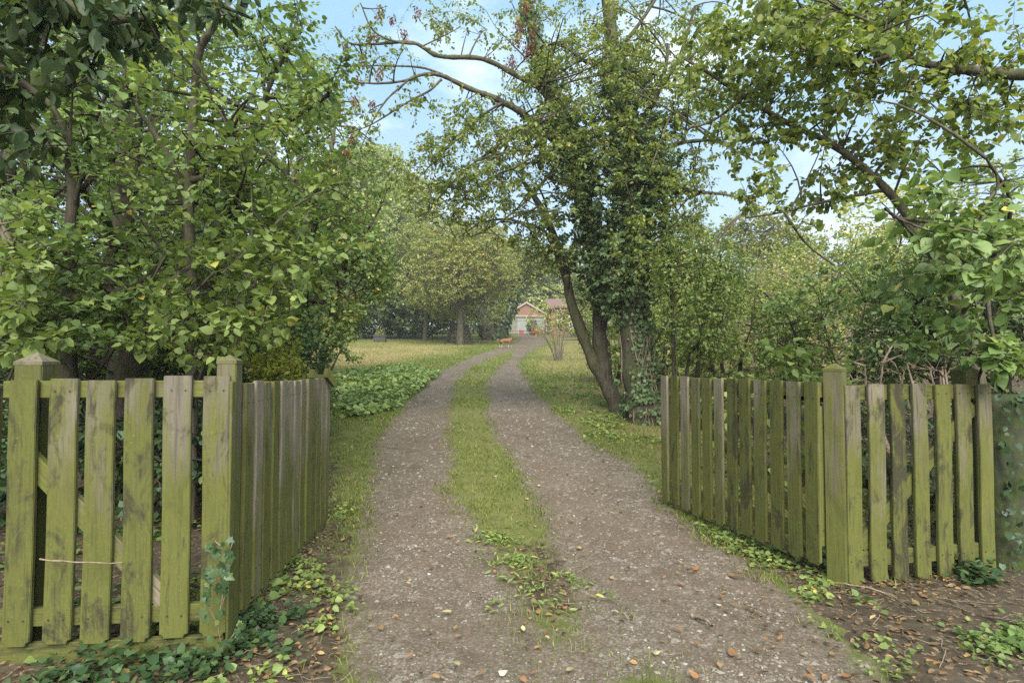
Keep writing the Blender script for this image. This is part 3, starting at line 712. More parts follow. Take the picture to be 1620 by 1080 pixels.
# mossy rendered wall at the right edge
t = NT('mossy_render'); tc = t.n('ShaderNodeTexCoord').outputs['Object']
n1, n2, n3 = t.noise(3.2, 6, .65, tc), t.noise(11, 6, .7, tc), t.noise(45, 4, .6, tc)
c = t.mix(t.ramp(n1, [(.35, 0), (.65, 1)]), (.02, .024, .014), (.052, .056, .036))
c = t.mix(t.math('MULTIPLY', t.ramp(n2, [(.42, 0), (.62, 1)]), .8), c, (.05, .068, .015))
c = t.mix(t.ramp(n3, [(.6, 0), (.75, .5)]), c, (.11, .12, .04))
M['wall'] = t.finish(c, .93, .15, t.math('ADD', n2, t.math('MULTIPLY', n3, .5)), .012, .9)
r = thing('garden_wall', 'low mossy rendered wall at the right edge beside the fence panel', 'wall', (3.05, 3.62, 0), .06)
nxw, nzw = 40, 18; wv = []
for j in range(nzw):
    for i in range(nxw):
        a = i / (nxw - 1) * 3.0; z = j / (nzw - 1) * 1.1 - .1; wv.append((a, .012 * noise2(a * 3, z * 4, 5) - .01, z))
wv = np.array(wv, float); wb = wv + np.array([0, .24, 0]); allv = np.concatenate([wv, wb]); N_ = nxw * nzw
q = np.array([(j * nxw + i, j * nxw + i + 1, (j + 1) * nxw + i + 1, (j + 1) * nxw + i) for j in range(nzw - 1) for i in range(nxw - 1)])
top_ = [((nzw - 1) * nxw + i, (nzw - 1) * nxw + i + 1, N_ + (nzw - 1) * nxw + i + 1, N_ + (nzw - 1) * nxw + i) for i in range(nxw - 1)]
side_ = [(j * nxw, (j + 1) * nxw, N_ + (j + 1) * nxw, N_ + j * nxw) for j in range(nzw - 1)]
obj('render_face', np_mesh('render_face', allv, np.concatenate([q, q[:, ::-1] + N_, np.array(top_), np.array(side_)]), M['wall'], smooth=False), r)
cop = [(0, .0, -.02), (0, .23, -.02), (0, .215, .05), (0, .165, .09), (0, .07, .09), (0, .015, .05)]
bm = bmesh.new(); e0 = [bm.verts.new((.002, b, 1.0 + c_)) for _, b, c_ in cop]; e1 = [bm.verts.new((3, b, 1.0 + c_)) for _, b, c_ in cop]
bm.faces.new(e0); bm.faces.new(e1[::-1])
for i in range(6): bm.faces.new((e0[i], e1[i], e1[(i + 1) % 6], e0[(i + 1) % 6]))
bmesh.ops.recalc_face_normals(bm, faces=list(bm.faces)); bm_obj('coping', bm, M['wall'], r)
n = 200; aa = np.concatenate([rng.random(150) * 1.6, np.abs(rng.normal(size=50)) * .06]); zz = np.concatenate([1.11 - np.abs(rng.normal(size=150)) * .06, rng.random(50) * 1.05])
p = np.stack([aa, -.035 - .05 * rng.random(n), zz], -1)
leaves('ivy', p, rng.normal(size=(n, 3)) * [.6, .15, .5] + [0, -.1, -.5], rng.normal(size=(n, 3)) * .4 + [0, -1, .5], .04 * (.6 + .7 * rng.random(n)), rng.beta(2, 2.5, n) * .6, 'ivy', M['ivy'], r, np.zeros(3), kind='stuff')
M['apple'] = leaf_mat('apple_leaf', [(0, (.075, .095, .028)), (.4, (.125, .15, .042)), (.8, (.20, .20, .06)), (1, (.32, .23, .07))], .4, .03)
M['ivy_tree'] = leaf_mat('tree_ivy_leaf', [(0, (.04, .066, .028)), (.5, (.066, .098, .042)), (.85, (.095, .13, .056)), (1, (.14, .165, .06))], .25, .05, .45)

# ------------------------------------------------------------------ trees left of the gateway
def gz(x, y): return float(G(x, y))
def at(px, d, up=0.0, r=0.05):          # ground point under pixel column px at depth d
    x = (px - CX) / F * d; return (x, d, gz(x, d) + up, r)
LEFT = 'broadleaf trees crowding the left side'

tree('broadleaf_tree', 'broadleaf tree with the thickest dark trunk, behind the left fence panel', 'tree',
     [[at(212, 5.6, -.1, .19)] + S((203, 600, 5.6, .155), (193, 475, 5.6, .13), (195, 330, 5.6, .12), (210, 175, 5.5, .11), (235, 75, 5.4, .095), (250, -30, 5.2, .08)),
      S((196, 300, 5.6, .07), (180, 220, 5.5, .06), (205, 120, 5.3, .05), (228, 20, 5.2, .04)),
      S((200, 560, 5.6, .05), (175, 380, 5.2, .045), (150, 330, 4.9, .035), (130, 300, 4.7, .025)),
      [at(330, 6.0, -.1, .11)] + S((318, 560, 5.9, .09), (335, 420, 5.8, .08), (357, 325, 5.7, .07), (385, 250, 5.6, .06), (402, 218, 5.5, .055), (428, 195, 5.3, .045), (460, 189, 5.1, .03), (520, 150, 4.9, .02)),
      S((395, 232, 5.6, .03), (440, 262, 5.4, .024), (485, 330, 5.2, .018), (505, 420, 5.1, .01)), S((340, 400, 5.8, .03), (400, 398, 5.5, .024), (460, 428, 5.2, .017), (515, 480, 5.0, .009)),
      S((384, 252, 5.6, .03), (425, 140, 5.4, .022), (462, 60, 5.3, .015), (480, -20, 5.2, .008)), S((203, 520, 5.6, .03), (270, 440, 5.3, .024), (330, 400, 5.0, .016), (370, 330, 4.8, .009)), S((196, 420, 5.6, .03), (130, 330, 5.4, .022), (60, 290, 5.2, .014), (-20, 270, 5.1, .008))],
     [dict(vols=[(200, 260, 5.6, 300, 260, 1.8, 1150), (360, 180, 5.3, 230, 220, 1.5, 980), (420, 400, 5.2, 190, 170, 1.2, 800), (120, 470, 5.6, 200, 130, 1.3, 480), (480, 110, 5.2, 100, 140, 1.0, 300)],
           shape='broad', size=.054, mat='mid', carve=.12, per=7, tint=.05, sig=.42, droop=.16, single=260)], bark='bark_dark', group=LEFT)
tree('sapling', 'slender sapling with forked dark stem rising in front of the thick trunk', 'tree',
     [[at(305, 4.4, -.1, .055)] + S((304, 560, 4.4, .048), (302, 420, 4.4, .044), (300, 290, 4.4, .04), (308, 170, 4.3, .035), (315, 85, 4.2, .028), (340, 40, 4.1, .02)),
      S((301, 290, 4.4, .035), (285, 285, 4.4, .03), (268, 250, 4.3, .027), (240, 205, 4.2, .02), (215, 170, 4.1, .013)),
      S((301, 285, 4.4, .03), (325, 280, 4.3, .026), (338, 265, 4.2, .022), (360, 200, 4.1, .015)),
      S((316, 85, 4.2, .024), (290, 60, 4.1, .02), (282, 20, 4.0, .016)),
      S((303, 415, 4.4, .024), (360, 400, 4.2, .018), (440, 392, 4.0, .009))],
     [dict(vols=[(340, 260, 4.2, 190, 210, .8, 200), (390, 440, 4.0, 170, 130, .7, 270), (300, 80, 4.1, 150, 90, .7, 90), (330, 520, 3.9, 150, 70, .6, 130)],
           shape='broad', carve=.12, size=.060, mat='bright', per=8, sig=.42, droop=.16, single=220)], bark='bark', group=LEFT, twig_r=.9)
tree('sapling', 'ivy wrapped young tree with a low bent branch, above the left post', 'tree',
     [[at(108, 4.6, -.1, .075)] + S((106, 590, 4.6, .062), (103, 470, 4.6, .055), (110, 380, 4.6, .052), (116, 300, 4.6, .048), (108, 215, 4.5, .04), (98, 130, 4.4, .03)),
      S((105, 470, 4.6, .045), (150, 473, 4.5, .04), (192, 460, 4.4, .035), (237, 435, 4.3, .026), (262, 405, 4.2, .015)),
      S((118, 290, 4.6, .032), (85, 190, 4.3, .026), (40, 130, 4.1, .018)),
      S((116, 330, 4.6, .02), (150, 200, 4.4, .014), (175, 130, 4.3, .01))],
     [dict(vols=[(100, 380, 4.5, 160, 190, .8, 220), (150, 490, 4.2, 130, 90, .6, 120), (120, 170, 4.3, 150, 110, .8, 110)],
           shape='broad', carve=.12, size=.062, mat='mid', per=8, sig=.42, droop=.16, single=160)], bark='bark_dark', group=LEFT)
tree('sapling', 'thin leaning stem with bright leaves at the left edge', 'tree',
     [[at(75, 4.0, -.1, .04)] + S((58, 560, 4.0, .034), (45, 470, 4.0, .03), (22, 400, 4.0, .027), (-8, 345, 4.0, .024), (-60, 260, 3.9, .015)),
      S((50, 500, 4.0, .02), (35, 440, 3.9, .017), (8, 380, 3.9, .014), (-30, 300, 3.8, .01))],
     [dict(vols=[(30, 400, 3.9, 90, 120, .6, 110), (50, 520, 3.8, 70, 60, .5, 70)], shape='broad', size=.066, mat='bright', per=7, sig=.42, droop=.16, single=80)], bark='bark_light', group=LEFT)
tree('overhanging_tree', 'dark leaved tree hanging shaded glossy foliage over the top left corner', 'tree',
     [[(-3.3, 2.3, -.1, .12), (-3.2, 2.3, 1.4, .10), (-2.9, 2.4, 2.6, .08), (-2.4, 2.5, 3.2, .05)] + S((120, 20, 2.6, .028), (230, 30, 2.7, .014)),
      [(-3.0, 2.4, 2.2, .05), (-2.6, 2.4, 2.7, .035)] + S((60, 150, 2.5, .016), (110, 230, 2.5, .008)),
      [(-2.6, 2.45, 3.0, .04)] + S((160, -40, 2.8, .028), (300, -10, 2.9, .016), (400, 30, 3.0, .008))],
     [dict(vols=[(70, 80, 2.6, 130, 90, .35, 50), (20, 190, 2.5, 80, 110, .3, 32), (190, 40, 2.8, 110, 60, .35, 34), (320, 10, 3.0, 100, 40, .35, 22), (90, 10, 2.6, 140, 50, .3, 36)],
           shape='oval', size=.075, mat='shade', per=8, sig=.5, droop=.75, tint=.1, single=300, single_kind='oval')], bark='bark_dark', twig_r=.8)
tree('hazel_bush', 'tall bushy tree with small leaves at the inner end of the left trees', 'tree',
     [[at(470, 8.6, -.1, .10)] + S((480, 480, 8.6, .08), (500, 360, 8.6, .06), (520, 260, 8.7, .04), (530, 200, 8.8, .02)),
      [at(455, 8.5, -.1, .07)] + S((430, 500, 8.4, .06), (440, 380, 8.4, .045), (470, 260, 8.4, .03)),
      [at(490, 8.8, -.1, .07)] + S((530, 480, 8.8, .055), (565, 400, 8.9, .04), (590, 350, 9.0, .02))],
     [dict(vols=[(500, 400, 8.6, 110, 130, 1.1, 1000), (540, 300, 8.8, 85, 110, .9, 560), (570, 430, 8.9, 58, 75, .7, 430), (470, 510, 8.4, 95, 75, .8, 480), (545, 500, 8.6, 45, 52, .5, 220), (600, 450, 9.2, 34, 52, .5, 170), (470, 290, 8.5, 85, 95, .8, 360), (500, 190, 8.8, 60, 90, .8, 200)],
           shape='quad', size=.062, mat='mid', per=9, sig=.6, droop=.5, tint=.16, carve=.05)], twig_r=.9)
tree('bramble_bush', 'yellow leaved bush peeping over the middle of the left gate', 'bush',
     [[at(430, 5.6, -.05, .02)] + S((432, 600, 5.6, .018), (445, 560, 5.6, .01)), [at(450, 5.7, -.05, .02)] + S((460, 590, 5.7, .015), (470, 545, 5.7, .01))],
     [dict(vols=[(440, 575, 5.6, 50, 45, .5, 150), (430, 640, 5.5, 70, 70, .5, 160)], shape='oval', size=.05, mat='yellow', per=9, sig=.7, droop=.2, tint=-.12)], bark='bark_light')

BEHIND = 'dark ivied thicket behind the left trees'
def bush(name, label, cat, px, d, w, h, rd, n, mat, size, per=9, group=None, shape='oval', bark='bark_dark', stems=5, tint=0.0, up0=0.0, sig=.65, twig_r=.8):
    """a bush with its foot at pixel column px, depth d: w, h, rd metres"""
    if d > 5.8 and shape == 'oval': shape = 'quad'
    x = (px - CX) / F * d; z = gz(x, d); st = []
    for i in range(stems):
        a = i / stems * 6.283 + random.random(); q = random.uniform(.3, .75)
        bx, by = x + .1 * w * math.cos(a), d + .1 * rd * math.sin(a)
        st.append([(bx, by, gz(bx, by) - .05, .012 + .012 * h), (x + .22 * w * math.cos(a), d + .22 * rd * math.sin(a), z + h * .35, .010 + .009 * h), (x + q * .5 * w * math.cos(a + .3), d + q * .5 * rd * math.sin(a + .3), z + h * (.6 + .2 * random.random()), .006)])
    u = ball(n, .25); T = np.stack([x + u[:, 0] * w / 2, d + u[:, 1] * rd / 2, z + up0 + (h - up0) * (.5 + .5 * u[:, 2])], -1)
    low = noise2(T[:, 0] * 2.2 / max(w, 1) * 2, T[:, 2] * 2.4 / max(h, 1) * 2 + T[:, 1], int(px) % 97)
    T = T[low > -.38]
    return tree(name, label, cat, st, [dict(targets=T, shape=shape, size=size, mat=mat, per=per, sig=sig, droop=.3, tint=tint)], bark, group, twig_r)

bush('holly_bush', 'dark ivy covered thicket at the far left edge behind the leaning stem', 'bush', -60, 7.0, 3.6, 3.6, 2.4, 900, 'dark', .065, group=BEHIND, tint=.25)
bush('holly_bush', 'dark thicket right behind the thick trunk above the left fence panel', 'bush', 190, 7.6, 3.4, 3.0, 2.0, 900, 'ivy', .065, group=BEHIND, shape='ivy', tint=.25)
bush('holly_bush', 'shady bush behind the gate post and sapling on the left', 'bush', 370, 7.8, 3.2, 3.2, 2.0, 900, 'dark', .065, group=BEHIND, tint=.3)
bush('ivy_clump', 'low heap of dark ivy behind the left fence panel slats', 'bush', 150, 4.5, 2.6, .85, 1.4, 420, 'ivy', .06, shape='ivy', group='low ivy heaps behind the left fence')
bush('ivy_clump', 'low ivy and nettle heap behind the left gate', 'bush', 330, 5.0, 2.0, .95, 1.5, 420, 'dark', .06, group='low ivy heaps behind the left fence', tint=.1)
for k_, (px_, d_, w_, h_, mt_, lb_) in enumerate([(40, 6.0, 2.4, 1.75, 'ivy', 'waist high ivy bank behind the leftmost slats'), (160, 6.6, 2.2, 1.6, 'dark', 'waist high dark undergrowth left of the thick trunk'), (290, 6.4, 2.2, 1.55, 'mid', 'waist high green undergrowth right of the thick trunk'), (400, 6.8, 2.2, 1.7, 'dark', 'waist high undergrowth behind the hinge end of the left gate'), (475, 7.6, 1.8, 1.7, 'mid', 'waist high undergrowth behind the free end of the left gate')]):
    bush('undergrowth_bush', lb_, 'bush', px_, d_, w_, h_, 1.3, 650, mt_, .058, per=9, group='undergrowth bushes behind the left fence', tint=.12, shape='ivy' if mt_ == 'ivy' else 'oval')
bush('dead_twig_heap', 'heap of bare dead twigs at the foot of the thick trunk', 'brushwood', 240, 5.0, 1.2, .9, 1.0, 260, 'litter', .035, per=2, bark='bark_light', twig_r=1.2)

def big_tree(name, label, px, d, h, w, n, mat, size, per=9, shape='quad', group=None, bark='bark', up0=.22, tint=0.0, trunk=.018, rd=None, lean=0.0, lobes=7, seed=None, sig=.7, droop=.35, twig_r=1.6, cat='tree'):
    """a whole tree: tapered trunk, limbs and a lobed crown; metres"""
    rs = np.random.default_rng(seed if seed is not None else int(px * 7 + d))
    x = (px - CX) / F * d; z = gz(x, d); rd = rd or w; r = trunk * h
    top = (x + lean * h, d, z + h * .92, .02)
    st = [[(x, d, z - .1, r * 1.25), (x + lean * h * .2, d, z + h * .15, r), (x + lean * h * .5 + rs.normal() * .03 * h, d + rs.normal() * .02 * h, z + h * .5, r * .6), top]]
    T = []
    for k in range(lobes):
        a = k / lobes * 6.283 + rs.uniform(-.4, .4); zz = up0 + (1 - up0) * rs.uniform(.18, .80); q = rs.uniform(.35, .62) * (1.15 - abs(zz - .5))
        c = np.array([x + lean * h * zz + q * w * .5 * math.cos(a) * 1.25, d + q * rd * .5 * math.sin(a) * 1.25, z + h * zz])
        zb = up0 * .7 + (zz - up0) * .45
        st.append([(x + lean * h * zb, d, z + h * zb, r * .5), (*((np.array([x + lean * h * zb, d, z + h * zb]) + c) / 2 + [0, 0, .04 * h]), r * .32), (*c, .015)])
        u = ball(n // (lobes + 1), .3); T.append(c + u * np.array([w * .30, rd * .30, h * (1 - up0) * .22]))
    u = ball(n // (lobes + 1), .3); T.append(np.array([x + lean * h * .85, d, z + h * .82]) + u * np.array([w * .27, rd * .27, h * .17]))
    T = np.concatenate(T)
    return tree(name, label, cat, st, [dict(targets=T, shape=shape, size=size, mat=mat, per=per, sig=sig, droop=droop, tint=tint)], bark, group, twig_r)

TALL = 'tall trees filling the skyline behind the left trees'
big_tree('ash_tree', 'tall tree behind the top left corner of the thicket', 15, 11, 9.5, 7.0, 2200, 'mid', .11, group=TALL, up0=.12)
big_tree('ash_tree', 'tall tree behind the thick trunk, filling the gaps in its crown', 230, 12, 9.5, 6.0, 1700, 'mid', .11, group=TALL, up0=.12)
big_tree('ash_tree', 'tall tree behind the slanting forked limb of the left trees', 400, 13, 8.6, 5.4, 1700, 'bright', .10, group=TALL, up0=.10)

# ------------------------------------------------------------------ far end of the lawn
n = 34000; x = rng.uniform(-110, 110, n); y = 96 + rng.normal(size=n) * 3 + .0 * x
hh = (9.5 + 2.2 * noise2(x * .16, 0 * x, 3) + 1.4 * noise2(x * .5, 0 * x, 5)) * rng.random(n) ** .7; p = np.stack([x, y, G(x, y) + hh], -1)
leaves('far_wood', p, rng.normal(size=(n, 3)), rng.normal(size=(n, 3)) + [0, -.3, .6], 1.0 * (.5 + .7 * rng.random(n)), np.clip(.45 + .5 * noise2(x * .3, hh * .5, 9) + .15 * rng.normal(size=n), 0, 1), 'quad', M['olive'], None, np.zeros(3), kind='stuff')
FAR = 'trees along the far side of the lawn'
big_tree('conifer_tree', 'large dark evergreen tree at the back of the lawn', 632, 47, 8.6, 9.5, 2000, 'dark', .30, per=11, group=FAR, up0=.02, lobes=9, tint=.3)
big_tree('conifer_tree', 'dark evergreen in shade left of the large one on the lawn', 555, 44, 7.2, 8.5, 1600, 'dark', .28, per=11, group=FAR, up0=.02, lobes=9, tint=.25)
big_tree('poplar_tree', 'pale grey green tree rising over the dark evergreens', 610, 58, 20.0, 9.5, 3000, 'pale', .32, per=11, group=FAR, up0=.25, lobes=9)
big_tree('poplar_tree', 'second pale tree on the skyline nearest the sky gap', 560, 50, 17.5, 8.0, 2400, 'pale', .30, per=11, group=FAR, up0=.25, tint=-.15)
big_tree('birch_tree', 'pale green tree behind the yellowing apple tree', 715, 62, 12.5, 9.0, 2200, 'pale', .30, per=10, group=FAR, up0=.1)
big_tree('beech_tree', 'rounded green tree overlooking the garage roof', 800, 82, 13.5, 14.0, 2600, 'bright', .36, per=10, group=FAR, up0=.1, tint=.1)
big_tree('beech_tree', 'yellow green tree behind the garage and house', 885, 84, 13.0, 13.0, 2400, 'pale', .36, per=10, group=FAR, up0=.1)
big_tree('beech_tree', 'olive tree beyond the ivy trunk on the right of the house', 975, 50, 10.0, 9.0, 2000, 'olive', .25, per=10, group=FAR, up0=.03)
rt, o, tr = big_tree('apple_tree', 'yellowing apple tree on the lawn in front of the lattice', 728, 36.5, 8.6, 6.6, 4600, 'apple', .12, per=10, group=None, up0=.17, tint=.08, lobes=18, trunk=.024, droop=.7)
big_tree('maple_tree', 'yellow green tree with drooping crown behind the ivied V shaped tree', 764, 50, 10.0, 6.2, 2400, 'apple', .18, per=10, group=None, up0=.34, tint=.0, lobes=12, droop=.6)
big_tree('maple_tree', 'loose yellow tree showing left of the apple tree', 672, 42, 8.8, 5.0, 1800, 'apple', .15, per=10, group=None, up0=.22, tint=-.1, lobes=10, droop=.6)
# ivy clad V-shaped tree left of the garage
x0, y0, _, _ = at(778, 45)
vst = [[at(778, 45, -.2, .75), (x0 - .7, 45, gz(x0, 45) + 1.6, .55), (x0 - 1.8, 45, gz(x0, 45) + 3.4, .38), (x0 - 3.0, 45, gz(x0, 45) + 5.0, .2)],
       [at(788, 45, -.2, .7), (x0 + 1.0, 45, gz(x0, 45) + 1.8, .5), (x0 + 1.8, 45, gz(x0, 45) + 3.6, .36), (x0 + 2.6, 45.2, gz(x0, 45) + 5.6, .22), (x0 + 3.2, 45.4, gz(x0, 45) + 7.2, .1)]]
u = ball(900); u2 = ball(600)
T1 = np.array([x0 - 2.0, 45, gz(x0, 45) + 5.4]) + u * np.array([2.6, 2, 1.9]); T2 = np.array([x0 + 2.2, 45, gz(x0, 45) + 6.0]) + u2 * np.array([2.0, 2, 2.0])
rt, o, tr = tree('ivied_tree', 'squat V shaped tree clad in dark ivy left of the garage', 'tree', vst, [dict(targets=np.concatenate([T1, T2]), shape='quad', size=.17, mat='olive', per=9)], 'bark_dark', None, 1.6)
for k, t_ in enumerate(tr):
    p, a, nn, s, ti = ivy_on(rt, o, t_, 1500 if k else 500, .20, .0, .95, .45, seed=k + 3)
    leaves('ivy', p, a, nn, s, ti, 'ivy', M['ivy'], rt, o, kind='stuff')
for k, (px, d, w, h, mt_, lb) in enumerate([(520, 43, 7, 3.2, 'dark', 'dark hedge end behind the leaves at the left of the lawn'), (590, 49, 7, 3.0, 'dark', 'dark hedge piece right behind the planter'), (665, 50, 7, 2.6, 'mid', 'green hedge piece between planter and lattice'), (745, 64, 8, 2.4, 'pale', 'pale hedge piece behind the lattice and ivied tree'), (955, 44, 8, 2.8, 'olive', 'olive hedge piece behind the leaning stem right of the house')]):
    bush('hedge', lb, 'hedge', px, d, w, h, 2.4, 800, mt_, .17, per=9, shape='quad', group='hedge pieces round the far lawn', twig_r=1.4)

# ------------------------------------------------------------------ ivy clad tree on the right of the drive
st = [[at(1020, 9.05, -.4, .33)] + S((1018, 655, 9.05, .30), (1011, 600, 9.1, .25), (1000, 480, 9.15, .22), (1000, 350, 9.2, .2), (986, 200, 9.3, .16), (969, 80, 9.3, .12), (955, -60, 9.3, .09), (940, -200, 9.2, .05)),
      [at(980, 9.9, -.1, .19)] + S((968, 630, 9.9, .14), (936, 575, 9.9, .11), (907, 500, 9.9, .092), (893, 440, 9.9, .078), (872, 365, 9.9, .075), (850, 320, 9.8, .055), (826, 285, 9.7, .03)),
      S((962, 618, 9.9, .11), (953, 560, 9.95, .13), (950, 490, 9.9, .13), (942, 410, 9.8, .12), (928, 330, 9.7, .12), (908, 230, 9.6, .115), (880, 150, 9.4, .10), (848, 60, 9.3, .085), (828, -40, 9.2, .07), (815, -150, 9.1, .04)),
      S((905, 215, 9.6, 0.0476), (860, 147, 9.2, 0.0442), (820, 122, 9.0, 0.0408), (764, 94, 8.8, 0.0374), (695, 89, 8.6, 0.0326), (653, 67, 8.5, 0.0258), (590, 70, 8.4, 0.0190), (553, 68, 8.3, 0.0150), (530, 42, 8.2, 0.0082)),
      S((660, 70, 8.5, 0.0204), (625, 66, 8.4, 0.0170), (590, 48, 8.3, 0.0136), (570, 5, 8.2, 0.0082)),
      S((905, 250, 9.6, 0.0612), (839, 189, 9.2, 0.0544), (792, 161, 9.0, 0.0476), (756, 147, 8.8, 0.0422), (725, 133, 8.7, 0.0374), (698, 121, 8.6, 0.0320), (668, 120, 8.5, 0.0258), (637, 130, 8.4, 0.0204), (592, 133, 8.3, 0.0136), (548, 128, 8.2, 0.0075)),
      S((698, 126, 8.6, 0.0204), (680, 143, 8.5, 0.0177), (648, 160, 8.4, 0.0150), (590, 196, 8.2, 0.0109), (558, 208, 8.1, 0.0068)),
      S((645, 128, 8.4, 0.0170), (612, 158, 8.3, 0.0136), (588, 195, 8.2, 0.0102), (570, 235, 8.1, 0.0068)),
      S((700, 118, 8.6, 0.0190), (665, 107, 8.6, 0.0170), (600, 104, 8.5, 0.0122), (540, 104, 8.4, 0.0095), (510, 88, 8.3, 0.0054)),
      S((895, 445, 9.9, 0.0340), (865, 372, 9.8, 0.0272), (840, 358, 9.6, 0.0231), (800, 347, 9.4, 0.0204), (760, 354, 9.2, 0.0150), (722, 378, 9.0, 0.0082)),
      S((880, 400, 9.9, 0.0272), (862, 320, 9.9, 0.0204), (848, 290, 9.8, 0.0136)),
      S((1000, 330, 9.2, 0.0476), (1060, 307, 9.0, 0.0306), (1120, 306, 8.8, 0.0238), (1160, 311, 8.6, 0.0184), (1196, 323, 8.4, 0.0109)),
      S((990, 250, 9.2, 0.0476), (1050, 232, 9.0, 0.0340), (1100, 224, 8.8, 0.0286), (1140, 224, 8.6, 0.0231), (1165, 240, 8.5, 0.0177), (1210, 262, 8.3, 0.0095)),
      S((990, 240, 9.2, 0.0476), (1040, 150, 9.0, 0.0340), (1075, 90, 8.8, 0.0272), (1100, 10, 8.6, 0.0204)),
      S((1030, 170, 9.0, 0.0340), (1050, 120, 8.9, 0.0340), (1058, 70, 8.8, 0.0204))]
st += [S((850, 195, 9.3, .03), (800, 225, 9.0, .024), (745, 262, 8.8, .018), (695, 312, 8.6, .012), (662, 360, 8.5, .006)),
       S((880, 250, 9.6, .03), (825, 262, 9.2, .022), (765, 288, 9.0, .016), (718, 328, 8.8, .009)),
       S((795, 162, 9.0, .022), (745, 195, 8.8, .017), (700, 240, 8.6, .012), (655, 290, 8.5, .007)),
       S((900, 235, 9.5, .03), (850, 300, 9.3, .022), (800, 345, 9.1, .014), (745, 375, 9.0, .008)),
       S((930, 100, 9.3, .03), (880, 70, 9.1, .022), (830, 90, 9.0, .012)), S((968, 90, 9.3, .04), (1010, 40, 9.1, .03), (1050, -20, 9.0, .02)),
       S((1000, 200, 9.2, .04), (1060, 190, 8.9, .028), (1120, 160, 8.7, .018), (1160, 120, 8.6, .01))]
crown = [(900, 60, 9.3, 150, 110, 1.5, 520), (1000, 90, 9.2, 140, 130, 1.5, 650), (1070, 190, 8.9, 80, 130, 1.0, 420), (850, 240, 9.2, 110, 90, 1.1, 480), (750, 230, 8.9, 110, 85, 0.9, 380), (700, 190, 8.7, 75, 60, 0.7, 130), (660, 280, 8.6, 60, 65, 0.7, 130), (790, 310, 9.2, 110, 80, 0.9, 420), (720, 330, 8.8, 65, 75, 0.7, 210), (860, 130, 9.2, 80, 70, 0.9, 190), (700, 40, 8.8, 70, 55, 0.6, 130), (590, 110, 8.4, 100, 110, 0.7, 230), (1090, 340, 8.9, 65, 110, 1.0, 330), (870, 340, 9.6, 70, 100, 0.9, 360), (852, 400, 9.9, 65, 48, 0.8, 230), (960, 200, 8.5, 150, 170, 0.7, 620), (1040, 350, 8.4, 85, 150, 0.6, 360), (1130, 130, 8.8, 75, 130, 0.8, 300)]
ivyv = [(985, 270, 9.1, 85, 105, .8, 420), (905, 235, 9.5, 60, 65, .6, 200), (930, 350, 9.6, 60, 110, .6, 260), (1030, 260, 9.0, 70, 95, .7, 280), (1000, 420, 9.0, 62, 80, .55, 260), (955, 440, 9.5, 55, 70, .5, 190), (1040, 370, 9.0, 40, 80, .5, 120), (870, 205, 9.4, 60, 40, .5, 110), (985, 160, 9.2, 60, 80, .6, 200)]
rt, o, tr = tree('ivied_tree', 'large leaning tree with ivy clad trunk and twin stems right of the drive', 'tree', st,
    [dict(vols=crown, shape='oval', size=.058, mat='lime', per=10, sig=.7, droop=.5, carve=.0, tint=.08),
     dict(vols=ivyv, shape='ivy', size=.060, mat='ivy_tree', per=13, sig=.6, droop=.5, name='ivy', twig_r=.7, tint=.12)], 'bark')
p, a, nn, s, ti = ivy_on(rt, o, tr[0], 8500, .055, .05, .75, .22, seed=5, dens=lambda t, ang, c, l: np.where(c[:, 2] < 1.9, np.where(np.cos(ang) < .15, .85, np.where(c[:, 2] < .75, .4, .10)), .9))
leaves('ivy', p, a, nn, s, ti, 'ivy', M['ivy_tree'], rt, o, kind='stuff')
p, a, nn, s, ti = ivy_on(rt, o, tr[2], 4500, .055, .25, .85, .2, seed=9)
leaves('ivy', p, a, nn, s, ti, 'ivy', M['ivy_tree'], rt, o, kind='stuff')
# old bare ivy stems netted over the lower trunk
vl = []
for k in range(26):
    a0 = random.uniform(0, 6.28); tw = random.uniform(-1.2, 1.2); zz = np.linspace(0, random.uniform(1.4, 2.6), 12); pts, rr = tr[0]
    cz = np.stack([np.interp(zz + pts[0, 2], pts[:, 2], pts[:, i]) for i in range(2)], -1); rz = np.interp(zz + pts[0, 2], pts[:, 2], rr) + .008
    aa = a0 + tw * zz / 2 + .25 * np.sin(zz * 5 + k); vl.append(np.stack([cz[:, 0] + rz * np.cos(aa), cz[:, 1] + rz * np.sin(aa), zz + pts[0, 2]], -1))
v, f = tubes(np.array(vl), np.full((26, 12), .011), 5); vo = obj('ivy_stem', np_mesh('ivy_stem', v - o, f, M['twig_dry'], smooth=True), rt, kind='stuff')
# bunches of dry brown keys hanging from the high branches
sp = [(590, 62, 8.4), (548, 75, 8.3), (620, 30, 8.4), (640, 55, 8.5), (575, 95, 8.3), (565, 125, 8.3), (600, 118, 8.4), (560, 160, 8.2), (590, 165, 8.3), (555, 215, 8.1), (535, 175, 8.2), (830, 10, 9.0), (822, 40, 9.0), (845, 45, 9.0), (840, 75, 9.0), (832, 85, 9.0), (810, 98, 9.0), (818, 60, 9.0), (545, 240, 8.1), (530, 265, 8.1), (600, 20, 8.4), (660, 20, 8.5)]
pp, cc = [], []
for (px, py, d) in sp:
    n = 90 if px > 800 else 45; u = ball(n); c = P(px, py, d); pp.append(c + u * np.array([.09, .09, .14]) * (1.0 if px > 800 else .8)); cc.append(n)
p = np.concatenate(pp); n = len(p)
leaves('seed_bunch', p, np.array([0, 0, -1.]) + rng.normal(size=(n, 3)) * .5, rng.normal(size=(n, 3)), .062 * (.6 + .6 * rng.random(n)), rng.random(n), 'narrow', M['seed'], rt, o, kind='stuff')

